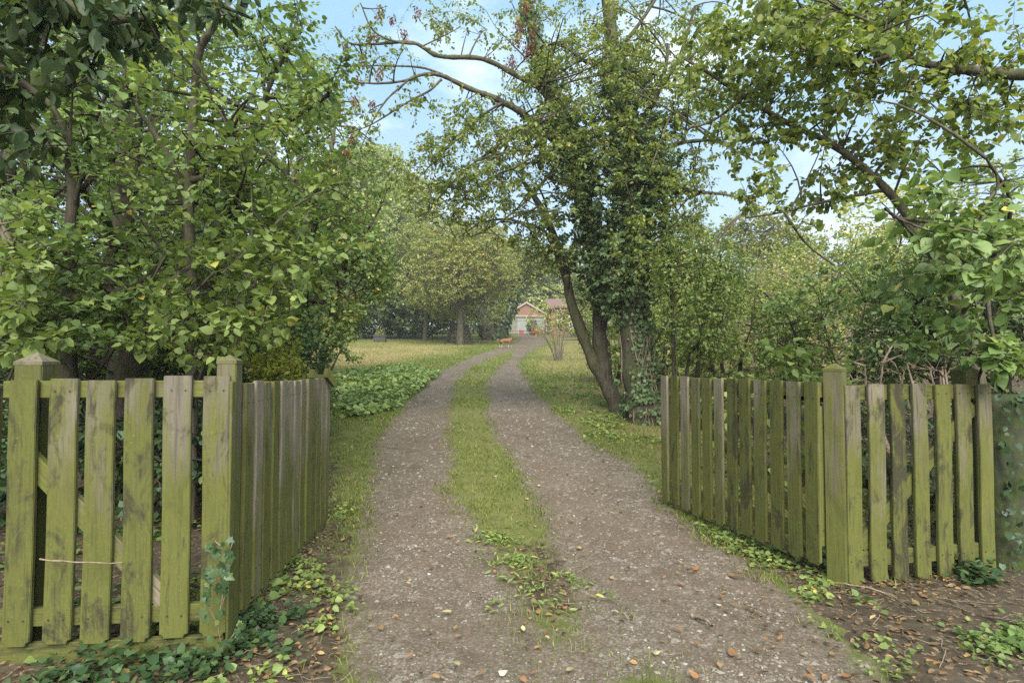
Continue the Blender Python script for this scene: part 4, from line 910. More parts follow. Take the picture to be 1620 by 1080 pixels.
# ------------------------------------------------------------------ right of the gateway
tree('lime_tree', 'leaning lime tree with broad leaves behind the right fence panel', 'tree',
     [[at(1562, 4.5, -.1, .085)] + S((1545, 590, 4.5, 0.0560), (1520, 500, 4.6, 0.0464), (1498, 445, 4.7, 0.0424), (1450, 360, 4.9, 0.0384), (1392, 290, 5.0, 0.0336), (1320, 232, 5.1, 0.0288), (1238, 190, 5.2, 0.0240), (1165, 145, 5.3, 0.0200), (1125, 118, 5.4, 0.0160), (1080, 92, 5.5, 0.0096)),
      S((1180, 152, 5.3, 0.0144), (1130, 190, 5.3, 0.0112), (1085, 205, 5.2, 0.0072)),
      S((1400, 300, 5.0, 0.0176), (1300, 320, 4.9, 0.0128), (1240, 335, 4.7, 0.0096), (1180, 345, 4.6, 0.0056)),
      S((1240, 335, 4.7, 0.0112), (1275, 385, 4.7, 0.0096), (1320, 420, 4.8, 0.0064)),
      S((1520, 500, 4.6, 0.0240), (1560, 430, 4.2, 0.0176), (1600, 330, 3.8, 0.0128), (1560, 250, 3.5, 0.0080)),
      S((1500, 450, 4.7, 0.0240), (1460, 380, 4.0, 0.0160), (1400, 330, 3.5, 0.0080))],
     [dict(vols=[(1280, 210, 5.1, 190, 130, .8, 480), (1180, 130, 5.3, 140, 130, .8, 320), (1380, 210, 4.8, 130, 120, .7, 260), (1250, 310, 4.7, 110, 50, .4, 90)],
           twig_r=.65, shape='broad', size=.052, mat='lime', per=9, sig=.5, droop=.45, carve=.02, single=150),
      dict(vols=[(1500, 330, 3.8, 150, 130, .7, 110), (1560, 420, 3.5, 100, 130, .5, 70), (1450, 500, 4.1, 110, 70, .5, 60), (1575, 560, 3.45, 60, 42, .22, 30), (1470, 230, 4.0, 110, 60, .5, 50)],
           shape='broad', size=.070, mat='mid', per=8, sig=.42, droop=.45, carve=.02, single=240, name='lower_foliage')], bark='bark')
tree('overhanging_tree', 'tree outside the frame reaching leafy branches across the top right corner', 'tree',
     [[(5.2, 3.9, -.1, .2), (5.1, 3.9, 1.5, .17), (5.0, 4.0, 3.0, .14), (4.6, 4.1, 4.4, .09), (4.3, 4.2, 5.6, .05)],
      [(5.0, 4.0, 2.9, .08), (4.3, 4.1, 3.5, .055)] + S((1620, 116, 4.3, .045), (1560, 113, 4.4, .038), (1500, 106, 4.4, .032), (1445, 95, 4.5, .026), (1425, 85, 4.5, .022), (1375, 98, 4.6, .015), (1325, 104, 4.7, .009)),
      S((1445, 95, 4.5, .018), (1435, 60, 4.5, .014), (1390, 40, 4.5, .010), (1340, 25, 4.6, .006)),
      [(4.7, 4.1, 4.2, .06)] + S((1580, -60, 4.5, .04), (1480, -20, 4.7, .03), (1380, 20, 4.9, .02), (1280, 40, 5.1, .01))],
     [dict(vols=[(1440, 60, 4.6, 230, 110, .9, 520), (1270, 50, 5.0, 170, 90, .9, 330), (1540, 170, 4.3, 120, 90, .6, 150)],
           shape='broad', size=.056, mat='lime', per=9, sig=.5, droop=.45, carve=.0, single=200)], bark='bark')
RB = 'mixed bushes behind the right gate and panel'
tree('elder_bush', 'light green multi stemmed young tree standing behind the far end of the right gate', 'tree',
     [[at(1068, 8.2, -.05, .035)] + S((1066, 590, 8.2, .03), (1064, 500, 8.2, .026), (1058, 430, 8.2, .018), (1050, 400, 8.2, .01)),
      [at(1075, 8.2, -.05, .03)] + S((1090, 570, 8.1, .024), (1110, 540, 8.0, .02), (1150, 500, 7.9, .012)),
      [at(1105, 8.4, -.05, .03)] + S((1104, 560, 8.4, .026), (1120, 480, 8.4, .018), (1140, 420, 8.4, .01))],
     [dict(vols=[(1095, 480, 8.2, 68, 95, .8, 260), (1140, 440, 8.3, 60, 75, .7, 170), (1130, 540, 8.0, 60, 40, .6, 90), (1060, 420, 8.3, 40, 60, .5, 80)], shape='oval', size=.055, mat='bright', per=12, sig=.6, droop=.4)], 'bark_dark', RB)
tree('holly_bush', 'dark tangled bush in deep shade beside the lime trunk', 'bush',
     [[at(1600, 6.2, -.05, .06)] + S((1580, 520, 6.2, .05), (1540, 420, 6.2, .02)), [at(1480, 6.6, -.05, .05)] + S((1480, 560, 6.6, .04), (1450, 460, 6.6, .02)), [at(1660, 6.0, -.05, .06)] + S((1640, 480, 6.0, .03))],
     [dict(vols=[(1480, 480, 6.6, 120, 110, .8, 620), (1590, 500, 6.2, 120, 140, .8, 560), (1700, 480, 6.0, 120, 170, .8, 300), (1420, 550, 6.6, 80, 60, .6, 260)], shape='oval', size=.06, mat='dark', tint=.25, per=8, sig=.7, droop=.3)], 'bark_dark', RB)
bush('hazel_bush', 'mid green bush behind the middle of the right gate', 'bush', 1190, 9.0, 2.8, 2.3, 1.8, 1300, 'bright', .055, group=RB, tint=.12)
bush('hazel_bush', 'green rounded bush left of the lime trunk and behind the gate post', 'bush', 1350, 8.0, 2.8, 2.5, 1.8, 1500, 'mid', .055, group=RB, tint=.05)
bush('bramble_bush', 'tangled brown stemmed bramble bush between the green bushes on the right', 'bush', 1270, 11.0, 3.4, 2.9, 2.0, 1500, 'olive', .055, per=5, bark='twig_dry', group=RB, tint=.15, stems=9, twig_r=1.1)
bush('bramble_bush', 'olive thicket further back behind the light green young tree', 'bush', 1150, 14.0, 4.4, 3.5, 2.2, 1900, 'bright', .075, per=7, bark='twig_dry', group=RB, tint=.15, stems=8)
bush('hazel_bush', 'yellow green thicket further back in the middle of the right bushes', 'bush', 1330, 15.0, 5.2, 4.0, 2.6, 2200, 'bright', .078, group=RB, tint=.25)
bush('hazel_bush', 'far bright bush right of the ivy trunk over the gate', 'bush', 1080, 19.0, 4.4, 3.8, 2.4, 1100, 'bright', .11, group=RB, tint=.25)
bush('hazel_bush', 'broad leaved low hazel just behind the right gate near its post', 'bush', 1235, 5.6, 2.0, 1.42, 1.0, 110, 'bright', .085, per=7, shape='broad', group=RB, sig=.4)
bush('bramble_bush', 'dark low brambles behind the right fence panel', 'bush', 1420, 4.9, 1.8, 1.0, 1.2, 260, 'dark', .06, per=6, group=RB)
bush('dead_twig_heap', 'heap of bare grey twigs behind the top of the right fence panel', 'brushwood', 1440, 5.6, 1.8, 1.5, 1.0, 420, 'litter', .03, per=1, bark='twig_dry', stems=12, twig_r=1.3)
big_tree('maple_tree', 'yellow tree rising behind the bushes on the right', 1420, 24, 7.4, 9.0, 1900, 'yellow', .15, per=9, group='skyline trees behind the right bushes', up0=.1)
big_tree('maple_tree', 'yellow green tree at the far right behind the lime leaves', 1600, 18, 7.0, 7.5, 1500, 'bright', .13, per=9, group='skyline trees behind the right bushes', up0=.1, tint=.15)
big_tree('maple_tree', 'small olive tree low on the skyline beside the ivy tree', 1190, 27, 6.6, 7.0, 1400, 'olive', .16, per=9, group='skyline trees behind the right bushes', up0=.1)
big_tree('maple_tree', 'pale tree just right of the ivy trunk at mid distance', 1065, 30, 7.4, 6.5, 1300, 'bright', .17, per=9, group='skyline trees behind the right bushes', up0=.05, tint=.05)

bush('hazel_bush', 'bright green bush behind the gap between the leaning stem and the ivy trunk', 'bush', 968, 14.5, 1.9, 2.7, 1.6, 700, 'bright', .065, group=RB, tint=.2)
bush('hazel_bush', 'fresh green bush half hidden by the ivy trunk, seen on its right side', 'bush', 1035, 13.0, 2.2, 2.8, 1.6, 800, 'bright', .06, group=RB, tint=.15)
# small nearly bare shrub beside the bend
x0, d0 = at(884, 22.4)[:2]; st = []
for k in range(17):
    a = k / 17 * 6.283; l = random.uniform(.5, 1.0); h = random.uniform(1.3, 2.2)
    st.append([(x0 + .12 * math.cos(a), d0 + .12 * math.sin(a), gz(x0, d0) - .05, .02), (x0 - .1 + .4 * l * math.cos(a), d0 + .4 * l * math.sin(a), gz(x0, d0) + h * .45, .013), (x0 - .25 + 1.05 * l * math.cos(a), d0 + l * math.sin(a), gz(x0, d0) + h, .005)])
u = ball(260); T = np.array([x0 - .25, d0, gz(x0, d0) + 1.6]) + u * np.array([1.25, 1.2, .9])
tree('bare_shrub', 'small shrub of many pale stems with few leaves beside the bend in the drive', 'shrub', st, [dict(targets=T, shape='oval', size=.07, mat='yellow', per=3, sig=.8, tint=.0, twig_r=.8)], 'bark_light', None, 1.0)

# ------------------------------------------------------------------ garage and house at the end of the drive
def brick_mat(name, a, b, mortar, scale):
    t = NT(name); tc = t.n('ShaderNodeTexCoord').outputs['Object']
    sep = t.n('ShaderNodeSeparateXYZ'); t.l(tc, sep.inputs[0]); cmb = t.n('ShaderNodeCombineXYZ')
    t.l(t.math('ADD', sep.outputs[0], sep.outputs[1]), cmb.inputs[0]); t.l(sep.outputs[2], cmb.inputs[1])
    x = t.n('ShaderNodeTexBrick'); t.l(cmb.outputs[0], x.inputs['Vector']); x.inputs['Scale'].default_value = scale
    x.inputs['Color1'].default_value = (*a, 1); x.inputs['Color2'].default_value = (*b, 1); x.inputs['Mortar'].default_value = (*mortar, 1)
    x.inputs['Brick Width'].default_value = .225; x.inputs['Row Height'].default_value = .075; x.inputs['Mortar Size'].default_value = .008
    n = t.noise(1.5, 5, .6, tc)
    return t.finish(t.mix(t.ramp(n, [(.3, .0), (.7, .35)]), x.outputs['Color'], (.2, .13, .09)), .9, .15)
M['brick'] = brick_mat('brick', (.19, .085, .06), (.24, .115, .08), (.22, .18, .145), 1.0)
M['tiles'] = simple('roof_tile', (.13, .08, .065), (.21, .135, .11), 5, .85)
M['board'] = simple('door_board', (.19, .215, .20), (.28, .305, .285), 6, .8)
M['board_b'] = simple('door_board_bare', (.15, .15, .115), (.25, .235, .18), 6, .85)
M['trim'] = simple('weathered_trim', (.25, .21, .16), (.36, .31, .245), 4, .8)
M['white'] = simple('white_paint', (.70, .70, .67), (.80, .80, .78), 4, .5)
t = NT('window_glass'); M['glass'] = t.finish((.02, .025, .03), .08, .6)
M['red'] = simple('red_paint', (.30, .07, .04), (.38, .10, .055), 5, .5)
M['lattice'] = simple('dark_timber', (.045, .034, .024), (.09, .07, .05), 20, .85)
M['trough'] = simple('dark_trough', (.03, .03, .027), (.06, .058, .05), 8, .8)

gy = 66.5; gx0, gx1 = (802 - CX) / F * gy, (864 - CX) / F * gy; gc = (gx0 + gx1) / 2; gw = gx1 - gx0; gzz = gz(gc, gy)
r = thing('garage', 'red brick gabled garage with pale weathered timber doors at the end of the drive', 'garage', (gc, gy, gzz))
def extr(name, pts, y0, y1, mat, parent):
    bm = bmesh.new(); a = [bm.verts.new((x, y0, z)) for x, z in pts]; b = [bm.verts.new((x, y1, z)) for x, z in pts]
    bm.faces.new(a); bm.faces.new(b[::-1])
    for i in range(len(pts)): bm.faces.new((a[i], b[i], b[(i + 1) % len(pts)], a[(i + 1) % len(pts)]))
    bmesh.ops.recalc_face_normals(bm, faces=list(bm.faces)); return bm_obj(name, bm, mat, parent)
hw = gw / 2
wall = extr('wall', [(-hw, -.3), (-hw + .16, -.3), (-hw + .16, 2.02), (hw - .16, 2.02), (hw - .16, -.3), (hw, -.3), (hw, 2.35), (0, 3.62), (-hw, 2.35)], 0, .3, M['brick'], r)
for s_ in (-1, 1):
    bm = bmesh.new(); bm_box(bm, s_ * (hw - .15) - .15, s_ * (hw - .15) + .15, .302, 6.5, -.3, 2.33); bm_obj('side_wall', bm, M['brick'], r)
    rf = extr('roof', [(0, 3.64), (s_ * (hw + .35), 2.10), (s_ * (hw + .35), 2.22), (0, 3.78)], -.16, 6.7, M['tiles'], r)
    extr('bargeboard', [(0, 3.56), (s_ * (hw + .36), 2.00), (s_ * (hw + .36), 2.22), (0, 3.80)], -.21, -.165, M['trim'], r)
bm = bmesh.new(); bm_box(bm, -hw - .12, hw + .12, -.10, -.004, 2.0, 2.18); bm_obj('lintel_beam', bm, M['trim'], r)
nb = 4; dw = (gw - .34) / nb
for k in range(nb):
    leaf_ = [M['board_b'], M['board'], M['board_b'], M['board']][k]
    bm = bmesh.new(); x0_ = -hw + .17 + k * dw
    for j in range(5):
        bm_box(bm, x0_ + j * dw / 5 + .006, x0_ + (j + 1) * dw / 5 - .006, .05 + .006 * (j % 2), .09, .03, 1.99)
    dd = bm_obj('door', bm, leaf_, r)
    for z in (.35, 1.55):
        bm = bmesh.new(); bm_box(bm, x0_ + .03, x0_ + dw - .03, .02, .049, z, z + .12); bm_obj('ledge', bm, leaf_, dd)
    if k in (1, 2):
        bm = bmesh.new(); bm_box(bm, x0_ + (dw - .12 if k == 1 else .06), x0_ + (dw - .06 if k == 1 else .12), .0, .048, .95, 1.1); bm_obj('handle', bm, M['nail'], dd)
hy = 60.0; hx0, hx1 = (872 - CX) / F * hy, (902 - CX) / F * hy; hz = gz(hx0, hy)
r = thing('house', 'red brick house corner with white sash window and tiled roof beside the garage', 'house', (hx0, hy, hz))
W_ = hx1 - hx0; wx0, wx1 = .62, 1.16
wl = extr('wall', [(0, -.3), (wx0, -.3), (wx0, 2.85), (0, 2.85)], 0, .3, M['brick'], r)
extr('wall', [(wx1, -.3), (W_, -.3), (W_, 2.85), (wx1, 2.85)], 0, .3, M['brick'], r)
extr('wall', [(wx0 + .001, -.3), (wx1 - .001, -.3), (wx1 - .001, .75), (wx0 + .001, .75)], .002, .298, M['brick'], r); extr('wall', [(wx0 + .001, 2.55), (wx1 - .001, 2.55), (wx1 - .001, 2.85), (wx0 + .001, 2.85)], .002, .298, M['brick'], r)
bm = bmesh.new(); bm_box(bm, -.0, .3, .302, 7, -.3, 2.85); bm_box(bm, W_ - .3, W_, .302, 7, -.3, 2.85); bm_obj('side_wall', bm, M['brick'], r)
win = r and bpy.data.objects.new('window', None); link(win, r)
bm = bmesh.new()
for b_ in ((wx0, wx0 + .09, .08, .16, .75, 2.55), (wx1 - .09, wx1, .08, .16, .75, 2.55), (wx0 + .09, wx1 - .09, .081, .159, .75, .85), (wx0 + .09, wx1 - .09, .081, .159, 2.45, 2.55), (wx0 + .09, wx1 - .09, .07, .15, 1.62, 1.70), ((wx0 + wx1) / 2 - .02, (wx0 + wx1) / 2 + .02, .10, .14, .85, 1.62), ((wx0 + wx1) / 2 - .02, (wx0 + wx1) / 2 + .02, .10, .14, 1.70, 2.45)): bm_box(bm, *b_)
bm_obj('frame', bm, M['white'], win)
for z0_, z1_ in ((.85, 1.62), (1.70, 2.45)):
    bm = bmesh.new(); bm_box(bm, wx0 + .09, wx1 - .09, .118, .124, z0_, z1_); bm_obj('pane', bm, M['glass'], win)
bm = bmesh.new(); bm_box(bm, wx0 - .08, wx1 + .08, -.06, .078, .66, .748); bm_obj('sill', bm, M['white'], win)
bm = bmesh.new(); bm_box(bm, wx0 - .12, wx1 + .12, -.02, -.003, 2.56, 2.80); bm_obj('lintel', bm, M['white'], win)
v, f = tubes(np.array([[(W_ - .1, -.05, z) for z in np.linspace(0, 2.8, 6)]]), np.full((1, 6), .05), 10); obj('downpipe', np_mesh('downpipe', v, f, M['white']), r)
bm = bmesh.new(); q = [bm.verts.new(c) for c in ((-.4, -.4, 2.86), (W_ + .4, -.4, 2.86), (W_ + .4, 3.2, 4.1), (-.4, 3.2, 4.1), (-.4, -.4, 2.97), (W_ + .4, -.4, 2.97), (W_ + .4, 3.2, 4.22), (-.4, 3.2, 4.22))]
for f_ in ((3, 2, 1, 0), (4, 5, 6, 7), (0, 1, 5, 4), (1, 2, 6, 5), (2, 3, 7, 6), (3, 0, 4, 7)): bm.faces.new([q[i] for i in f_])
bm_obj('roof', bm, M['tiles'], r)

def pot(name, label, cat, px, d, s, mat):
    x, y = at(px, d)[:2]; r = thing(name, label, cat, (x, y, gz(x, y)))
    bm = bmesh.new(); b0 = [bm.verts.new((sx * s * .40, sy * s * .40, 0)) for sx, sy in ((-1, -1), (1, -1), (1, 1), (-1, 1))]; b1 = [bm.verts.new((sx * s * .5, sy * s * .5, s * .82)) for sx, sy in ((-1, -1), (1, -1), (1, 1), (-1, 1))]
    b2 = [bm.verts.new((sx * s * .42, sy * s * .42, s * .82)) for sx, sy in ((-1, -1), (1, -1), (1, 1), (-1, 1))]; b3 = [bm.verts.new((sx * s * .38, sy * s * .38, s * .4)) for sx, sy in ((-1, -1), (1, -1), (1, 1), (-1, 1))]
    bm.faces.new(b0[::-1]); bm.faces.new(b3)
    for i in range(4):
        j = (i + 1) % 4
        for lo, hi in ((b0, b1), (b1, b2), (b2, b3)): bm.faces.new((lo[i], lo[j], hi[j], hi[i]))
    bm_obj('box', bm, M[mat], r)
    bm = bmesh.new(); e = s * .54
    bm_box(bm, -e, e, -e, -s * .5 - .002, s * .72, s * .86); bm_box(bm, -e, e, s * .5 + .002, e, s * .72, s * .86); rr_ = bm_obj('rim', bm, M[mat], r); rr_['kind'] = 'stuff'; return r
pot('storage_box', 'red box standing in front of the garage doors', 'box', 825, 64.5, .55, 'red')
bush('laurel_bush', 'blue green bush in front of the garage doors', 'bush', 842, 62.5, 1.3, 1.9, 1.0, 110, 'ivy', .16, shape='quad', tint=.3)
M['rust'] = leaf_mat('rust_leaf', [(0, (.22, .09, .035)), (.6, (.38, .15, .06)), (1, (.42, .25, .10))], .3, .03)
bush('acer_bush', 'small orange red bush beside the garage doors', 'bush', 849, 60.5, 1.5, .95, 1.0, 90, 'rust', .13, shape='quad')

# lattice frame on the lawn and the dark planter
x0, y0 = at(727, 38.2)[:2]; r = thing('lattice_frame', 'dark tapered wooden lattice frame standing behind the apple tree', 'trellis', (x0, y0, gz(x0, y0) - .03))
H_, wb, wt_ = 1.28, .86, .52
def seg(bm, a, b, w, t_=.018):
    a, b = Vector(a), Vector(b); d = b - a; L = d.length
    bm_box(bm, -w / 2, w / 2, -t_ / 2, t_ / 2, 0, L, Matrix.Translation(a) @ d.to_track_quat('Z', 'Y').to_matrix().to_4x4())
for side in range(4):
    rot = Matrix.Rotation(side * math.pi / 2, 4, 'Z')
    def pt(u, v): w_ = wb + (wt_ - wb) * v; return rot @ Vector((u * w_, -w_, v * H_))
    panel = bpy.data.objects.new('lattice_panel', None); link(panel, r)
    bm = bmesh.new()
    for a, b in (((-1, 0), (-1, 1)), ((1, 0), (1, 1)), ((-1, 1), (1, 1)), ((-1, 0.02), (1, .02))): seg(bm, pt(*a), pt(*b), .06, .05)
    bm_obj('frame', bm, M['lattice'], panel)
    bm = bmesh.new(); n_ = 6
    for k in range(-n_ + 1, n_):
        for s_ in (1, -1):
            u0, v0, u1, v1 = -1 + 2 * k / n_, 0, -1 + 2 * k / n_ + 2, 1
            if u0 < -1: v0 = (-1 - u0) / 2; u0 = -1
            if u1 > 1: v1 = 1 - (u1 - 1) / 2; u1 = 1
            if v1 - v0 < .05: continue
            seg(bm, pt(s_ * u0, v0), pt(s_ * u1, v1), .06, .012 if s_ > 0 else .016)
    o = bm_obj('slat', bm, M['lattice'], panel); o['kind'] = 'stuff'
x0, y0 = at(601, 38.0)[:2]; r = thing('planter', 'dark trough planter with a spindly plant on the lawn at left', 'planter', (x0, y0, gz(x0, y0)))
bm = bmesh.new(); bm_box(bm, -.40, .40, -.2, .2, .05, .40); bm_box(bm, -.44, .44, -.24, -.203, .38, .46); bm_box(bm, -.44, .44, .203, .24, .38, .46); bm_box(bm, -.40, -.3, -.15, .15, 0, .048); bm_box(bm, .3, .4, -.15, .15, 0, .048); bm_obj('trough', bm, M['trough'], r)
n = 150; p = np.array([x0, y0, gz(x0, y0) + .45]) + np.abs(rng.normal(size=(n, 3))) * np.array([0, 0, .35]) + rng.normal(size=(n, 3)) * np.array([.2, .1, .03])
leaves('plant', p, rng.normal(size=(n, 3)) * .5 + [0, 0, .8], rng.normal(size=(n, 3)), .12 * (.6 + .6 * rng.random(n)), rng.random(n), 'narrow', M['olive'], r, np.array([x0, y0, gz(x0, y0)]), kind='stuff')

# ------------------------------------------------------------------ the dog
def skin_body(name, chains, mat, parent, sub=2):
    vs, es, rs = [], [], []; key = {}
    for ch in chains:
        prev = None
        for (x, y, z, r) in ch:
            k = (round(x, 3), round(y, 3), round(z, 3))
            if k not in key: key[k] = len(vs); vs.append((x, y, z)); rs.append(r)
            i = key[k]
            if prev is not None: es.append((prev, i))
            prev = i
    me = bpy.data.meshes.new(name); me.from_pydata(vs, es, []); ob = bpy.data.objects.new(name, me); COL.objects.link(ob)
    md_ = ob.modifiers.new('skin', 'SKIN'); md_.use_smooth_shade = True
    for v, r_ in zip(me.skin_vertices[0].data, rs): v.radius = (r_, r_)
    me.skin_vertices[0].data[0].use_root = True
    ss = ob.modifiers.new('sub', 'SUBSURF'); ss.levels = sub; ss.render_levels = sub
    dg = bpy.context.evaluated_depsgraph_get(); m2 = bpy.data.meshes.new_from_object(ob.evaluated_get(dg))
    bpy.data.objects.remove(ob); m2.name = name; m2.materials.clear(); m2.materials.append(mat)
    return obj(name, m2, parent)
t = NT('dog_coat'); tc = t.n('ShaderNodeTexCoord').outputs['Object']; sep = t.n('ShaderNodeSeparateXYZ'); t.l(tc, sep.inputs[0])
n1 = t.noise(9, 4, .6, tc)
c = t.mix(t.ramp(n1, [(.3, 0), (.7, 1)]), (.13, .07, .037), (.20, .115, .062))
c = t.mix(t.ramp(t.math('MULTIPLY_ADD', n1, .15, sep.outputs['Z']), [(.13, .8), (.26, 0)]), c, (.55, .47, .38))     # pale socks
c = t.mix(t.ramp(t.math('MULTIPLY_ADD', n1, .1, sep.outputs['X']), [(.34, 0), (.44, .75)]), c, (.13, .06, .028))        # dark head
M['dog'] = t.finish(c, .85, .15)
x0, y0 = at(801, 33.2)[:2]
dog = thing('dog', 'tan dog with darker head walking to the right across the grass edge', 'dog', (x0, y0, gz(x0, y0) - .005), .12)
ch = [[(-.30, 0, .43, .105), (-.16, 0, .435, .115), (0, 0, .425, .13), (.16, 0, .42, .14), (.27, 0, .46, .115), (.35, 0, .52, .088), (.43, 0, .565, .078), (.50, 0, .555, .056), (.565, 0, .535, .032)],
      [(-.30, 0, .43, .105), (-.39, 0, .42, .03), (-.48, 0, .36, .026), (-.56, 0, .33, .022), (-.63, 0, .35, .014)]]
for s_, fx, hx in ((1, .10, -.05), (-1, -.10, .07)):
    ch.append([(.16, 0, .42, .14), (.21, s_ * .075, .33, .055), (.20 + fx * .4, s_ * .08, .20, .032), (.20 + fx, s_ * .08, .06, .024), (.235 + fx, s_ * .08, .024, .024)])
    ch.append([(-.30, 0, .43, .105), (-.30 + hx * .3, s_ * .08, .33, .062), (-.24 + hx, s_ * .085, .23, .036), (-.36 + hx, s_ * .085, .14, .024), (-.34 + hx, s_ * .085, .05, .022), (-.30 + hx, s_ * .085, .022, .023)])
    ch.append([(.43, 0, .565, .078), (.405, s_ * .062, .58, .024), (.40, s_ * .082, .52, .018), (.41, s_ * .085, .475, .010)])
skin_body('body', ch, M['dog'], dog)
bm = bmesh.new(); bmesh.ops.create_icosphere(bm, subdivisions=2, radius=.018, matrix=Matrix.Translation((.596, 0, .54))); bm_obj('nose', bm, M['nail'], dog)
for s_ in (1, -1):
    bm = bmesh.new(); bmesh.ops.create_icosphere(bm, subdivisions=2, radius=.010, matrix=Matrix.Translation((.475, s_ * .043, .588))); bm_obj('eye', bm, M['nail'], dog)

# ------------------------------------------------------------------ ground plants, fallen leaves, twigs
pa = np.array([gp(px, py)[:2] for px, py in ((528, 655), (575, 664), (640, 640), (672, 612), (690, 592), (640, 583), (560, 590), (505, 600), (470, 640))])
def inside_poly(x, y, P_):
    c = np.zeros(len(x), bool); j = len(P_) - 1
    for i in range(len(P_)):
        (xi, yi), (xj, yj) = P_[i], P_[j]
        c ^= ((yi > y) != (yj > y)) & (x < (xj - xi) * (y - yi) / (yj - yi + 1e-12) + xi); j = i
    return c
n = 13000; x = rng.uniform(pa[:, 0].min(), pa[:, 0].max(), n); y = rng.uniform(pa[:, 1].min(), pa[:, 1].max(), n)
k = inside_poly(x + .2 * noise2(x * 3, y * 3, 71), y + .5 * noise2(x * 2, y * 2, 72), pa) & (noise2(x * 3, y * 2, 73) > -.6); x, y = x[k], y[k]; n = len(x)
hgt = (.06 + .17 * rng.random(n)) * (.7 + .5 * noise2(x * 4, y * 3, 74)); p = np.stack([x, y, G(x, y) + hgt], -1)
M['cover'] = leaf_mat('cover_leaf', [(0, (.07, .105, .03)), (.5, (.12, .165, .05)), (.9, (.18, .215, .075)), (1, (.26, .26, .09))], .35, .07, .5)
leaves('ground_cover', p, rng.normal(size=(n, 3)) * [1, 1, .25] + [0, 0, -.1], np.array([0, 0, 1.]) + rng.normal(size=(n, 3)) * .5, .10 * (.5 + .8 * rng.random(n)), np.clip(rng.beta(2, 2, n), 0, 1), 'broad', M['cover'], None, np.zeros(3), kind='stuff')

def weeds(name, n, area, size, mat, shape, seed, dens=.0, hmax=.10, per=7):
    """little rosettes: stuff nobody could count"""
    x, y = area(n); k = noise2(x * 2.6, y * 2.6, seed) + .6 * noise2(x * 8, y * 8, seed + 1) > dens; x, y = x[k], y[k]; n = len(x)
    if n == 0: return
    X_ = np.repeat(x, per) + rng.normal(size=n * per) * .035; Y_ = np.repeat(y, per) + rng.normal(size=n * per) * .035
    p = np.stack([X_, Y_, G(X_, Y_) + .008 + hmax * rng.random(n * per) ** 1.6 * np.repeat(.4 + .6 * rng.random(n), per)], -1)
    ax = rng.normal(size=(n * per, 3)) * [1, 1, .25] + [0, 0, .12]; m = n * per
    leaves(name, p, ax, np.array([0, 0, 1.]) + rng.normal(size=(m, 3)) * .4, size * (.5 + .8 * rng.random(m)), np.clip(rng.beta(2, 2, m), 0, 1), shape, M[mat], None, np.zeros(3), kind='stuff')
def strip(pts, half, most=.6):
    P_ = np.array([gp(*q)[:2] for q in pts])
    def f(n):
        s = rng.random(n) * (len(P_) - 1); i = s.astype(int).clip(0, len(P_) - 2); q = P_[i] + (P_[i + 1] - P_[i]) * (s - i)[:, None] + rng.normal(size=(n, 2)) * half
        k = masks(q[:, 0], q[:, 1])[0] < most; return q[k, 0], q[k, 1]
    return f
weeds('weeds', 330, strip([(460, 1075), (470, 990), (500, 900), (540, 840), (555, 780)], .2), .034, 'bright', 'broad', 81, .1, .06)
weeds('ground_ivy', 190, strip([(80, 1078), (250, 1065), (380, 1030), (420, 970)], .10), .036, 'ivy', 'ivy', 83, -.1, .10)
weeds('weeds', 300, strip([(1060, 800), (1180, 870), (1300, 930), (1350, 985)], .13), .034, 'bright', 'broad', 85, .15, .05)
weeds('ground_ivy', 320, strip([(1330, 930), (1450, 928), (1560, 925), (1640, 935)], .10), .042, 'ivy', 'ivy', 87, .0, .13)
weeds('weeds', 420, strip([(1330, 1000), (1500, 980), (1620, 1000)], .24), .032, 'mid', 'broad', 88, .1, .05)
weeds('weeds', 260, strip([(1400, 1060), (1560, 1040), (1640, 1050)], .12), .03, 'bright', 'oval', 90, .1, .06)
weeds('weeds', 700, strip([(860, 590), (900, 630), (930, 660), (990, 690)], .5), .045, 'bright', 'broad', 89, .15, .06)
weeds('weeds', 260, strip([(800, 850), (840, 880), (900, 940)], .18, .97), .045, 'bright', 'narrow', 91, .1, .04, 9)
weeds('ground_ivy', 700, strip([(900, 600), (940, 620), (1000, 640), (1060, 620)], .6), .05, 'mid', 'broad', 92, .1, .07)
def floor_area(n):
    x, y = scatter(n, 2.0, 13, 1.2, .9); k = (masks(x, y)[0] < .4) & ((x < edge(y, 1) - .35) | (x > edge(y, 4) + .2)); return x[k], y[k]
weeds('undergrowth', 3200, floor_area, .05, 'mid', 'broad', 95, .12, .10, 6)

def lay(x, y, n): return np.stack([x, y, G(x, y) + .010 + .012 * rng.random(n)], -1)
x, y = scatter(40000, 1.9, 26, 1.1)
g_, t_, d_ = masks(x, y); right = (x > edge(y, 4) - .5)
pr = np.where(g_ > .5, .05 + .10 * right, np.where(t_ > .5, .16, .75)) * np.clip(.6 + noise2(x * 2, y * 2, 101), 0.1, 1) * np.where((x < edge(y, 1) - .8) & (y > 9), .3, 1)
pr = np.where(right & (y < 4) & (g_ < .5), pr * .55, pr)
k = rng.random(len(x)) < pr; x, y = x[k], y[k]
for a_, m_ in ((strip([(1075, 800), (1200, 868), (1300, 915)], .10), 420), (strip([(500, 850), (440, 920), (390, 975)], .10), 320), (strip([(1330, 925), (1450, 920), (1560, 915)], .07), 260), (strip([(850, 640), (900, 700), (1000, 770), (1040, 800)], .28), 420)):
    xx, yy = a_(m_); x = np.concatenate([x, xx]); y = np.concatenate([y, yy])
n = len(x)
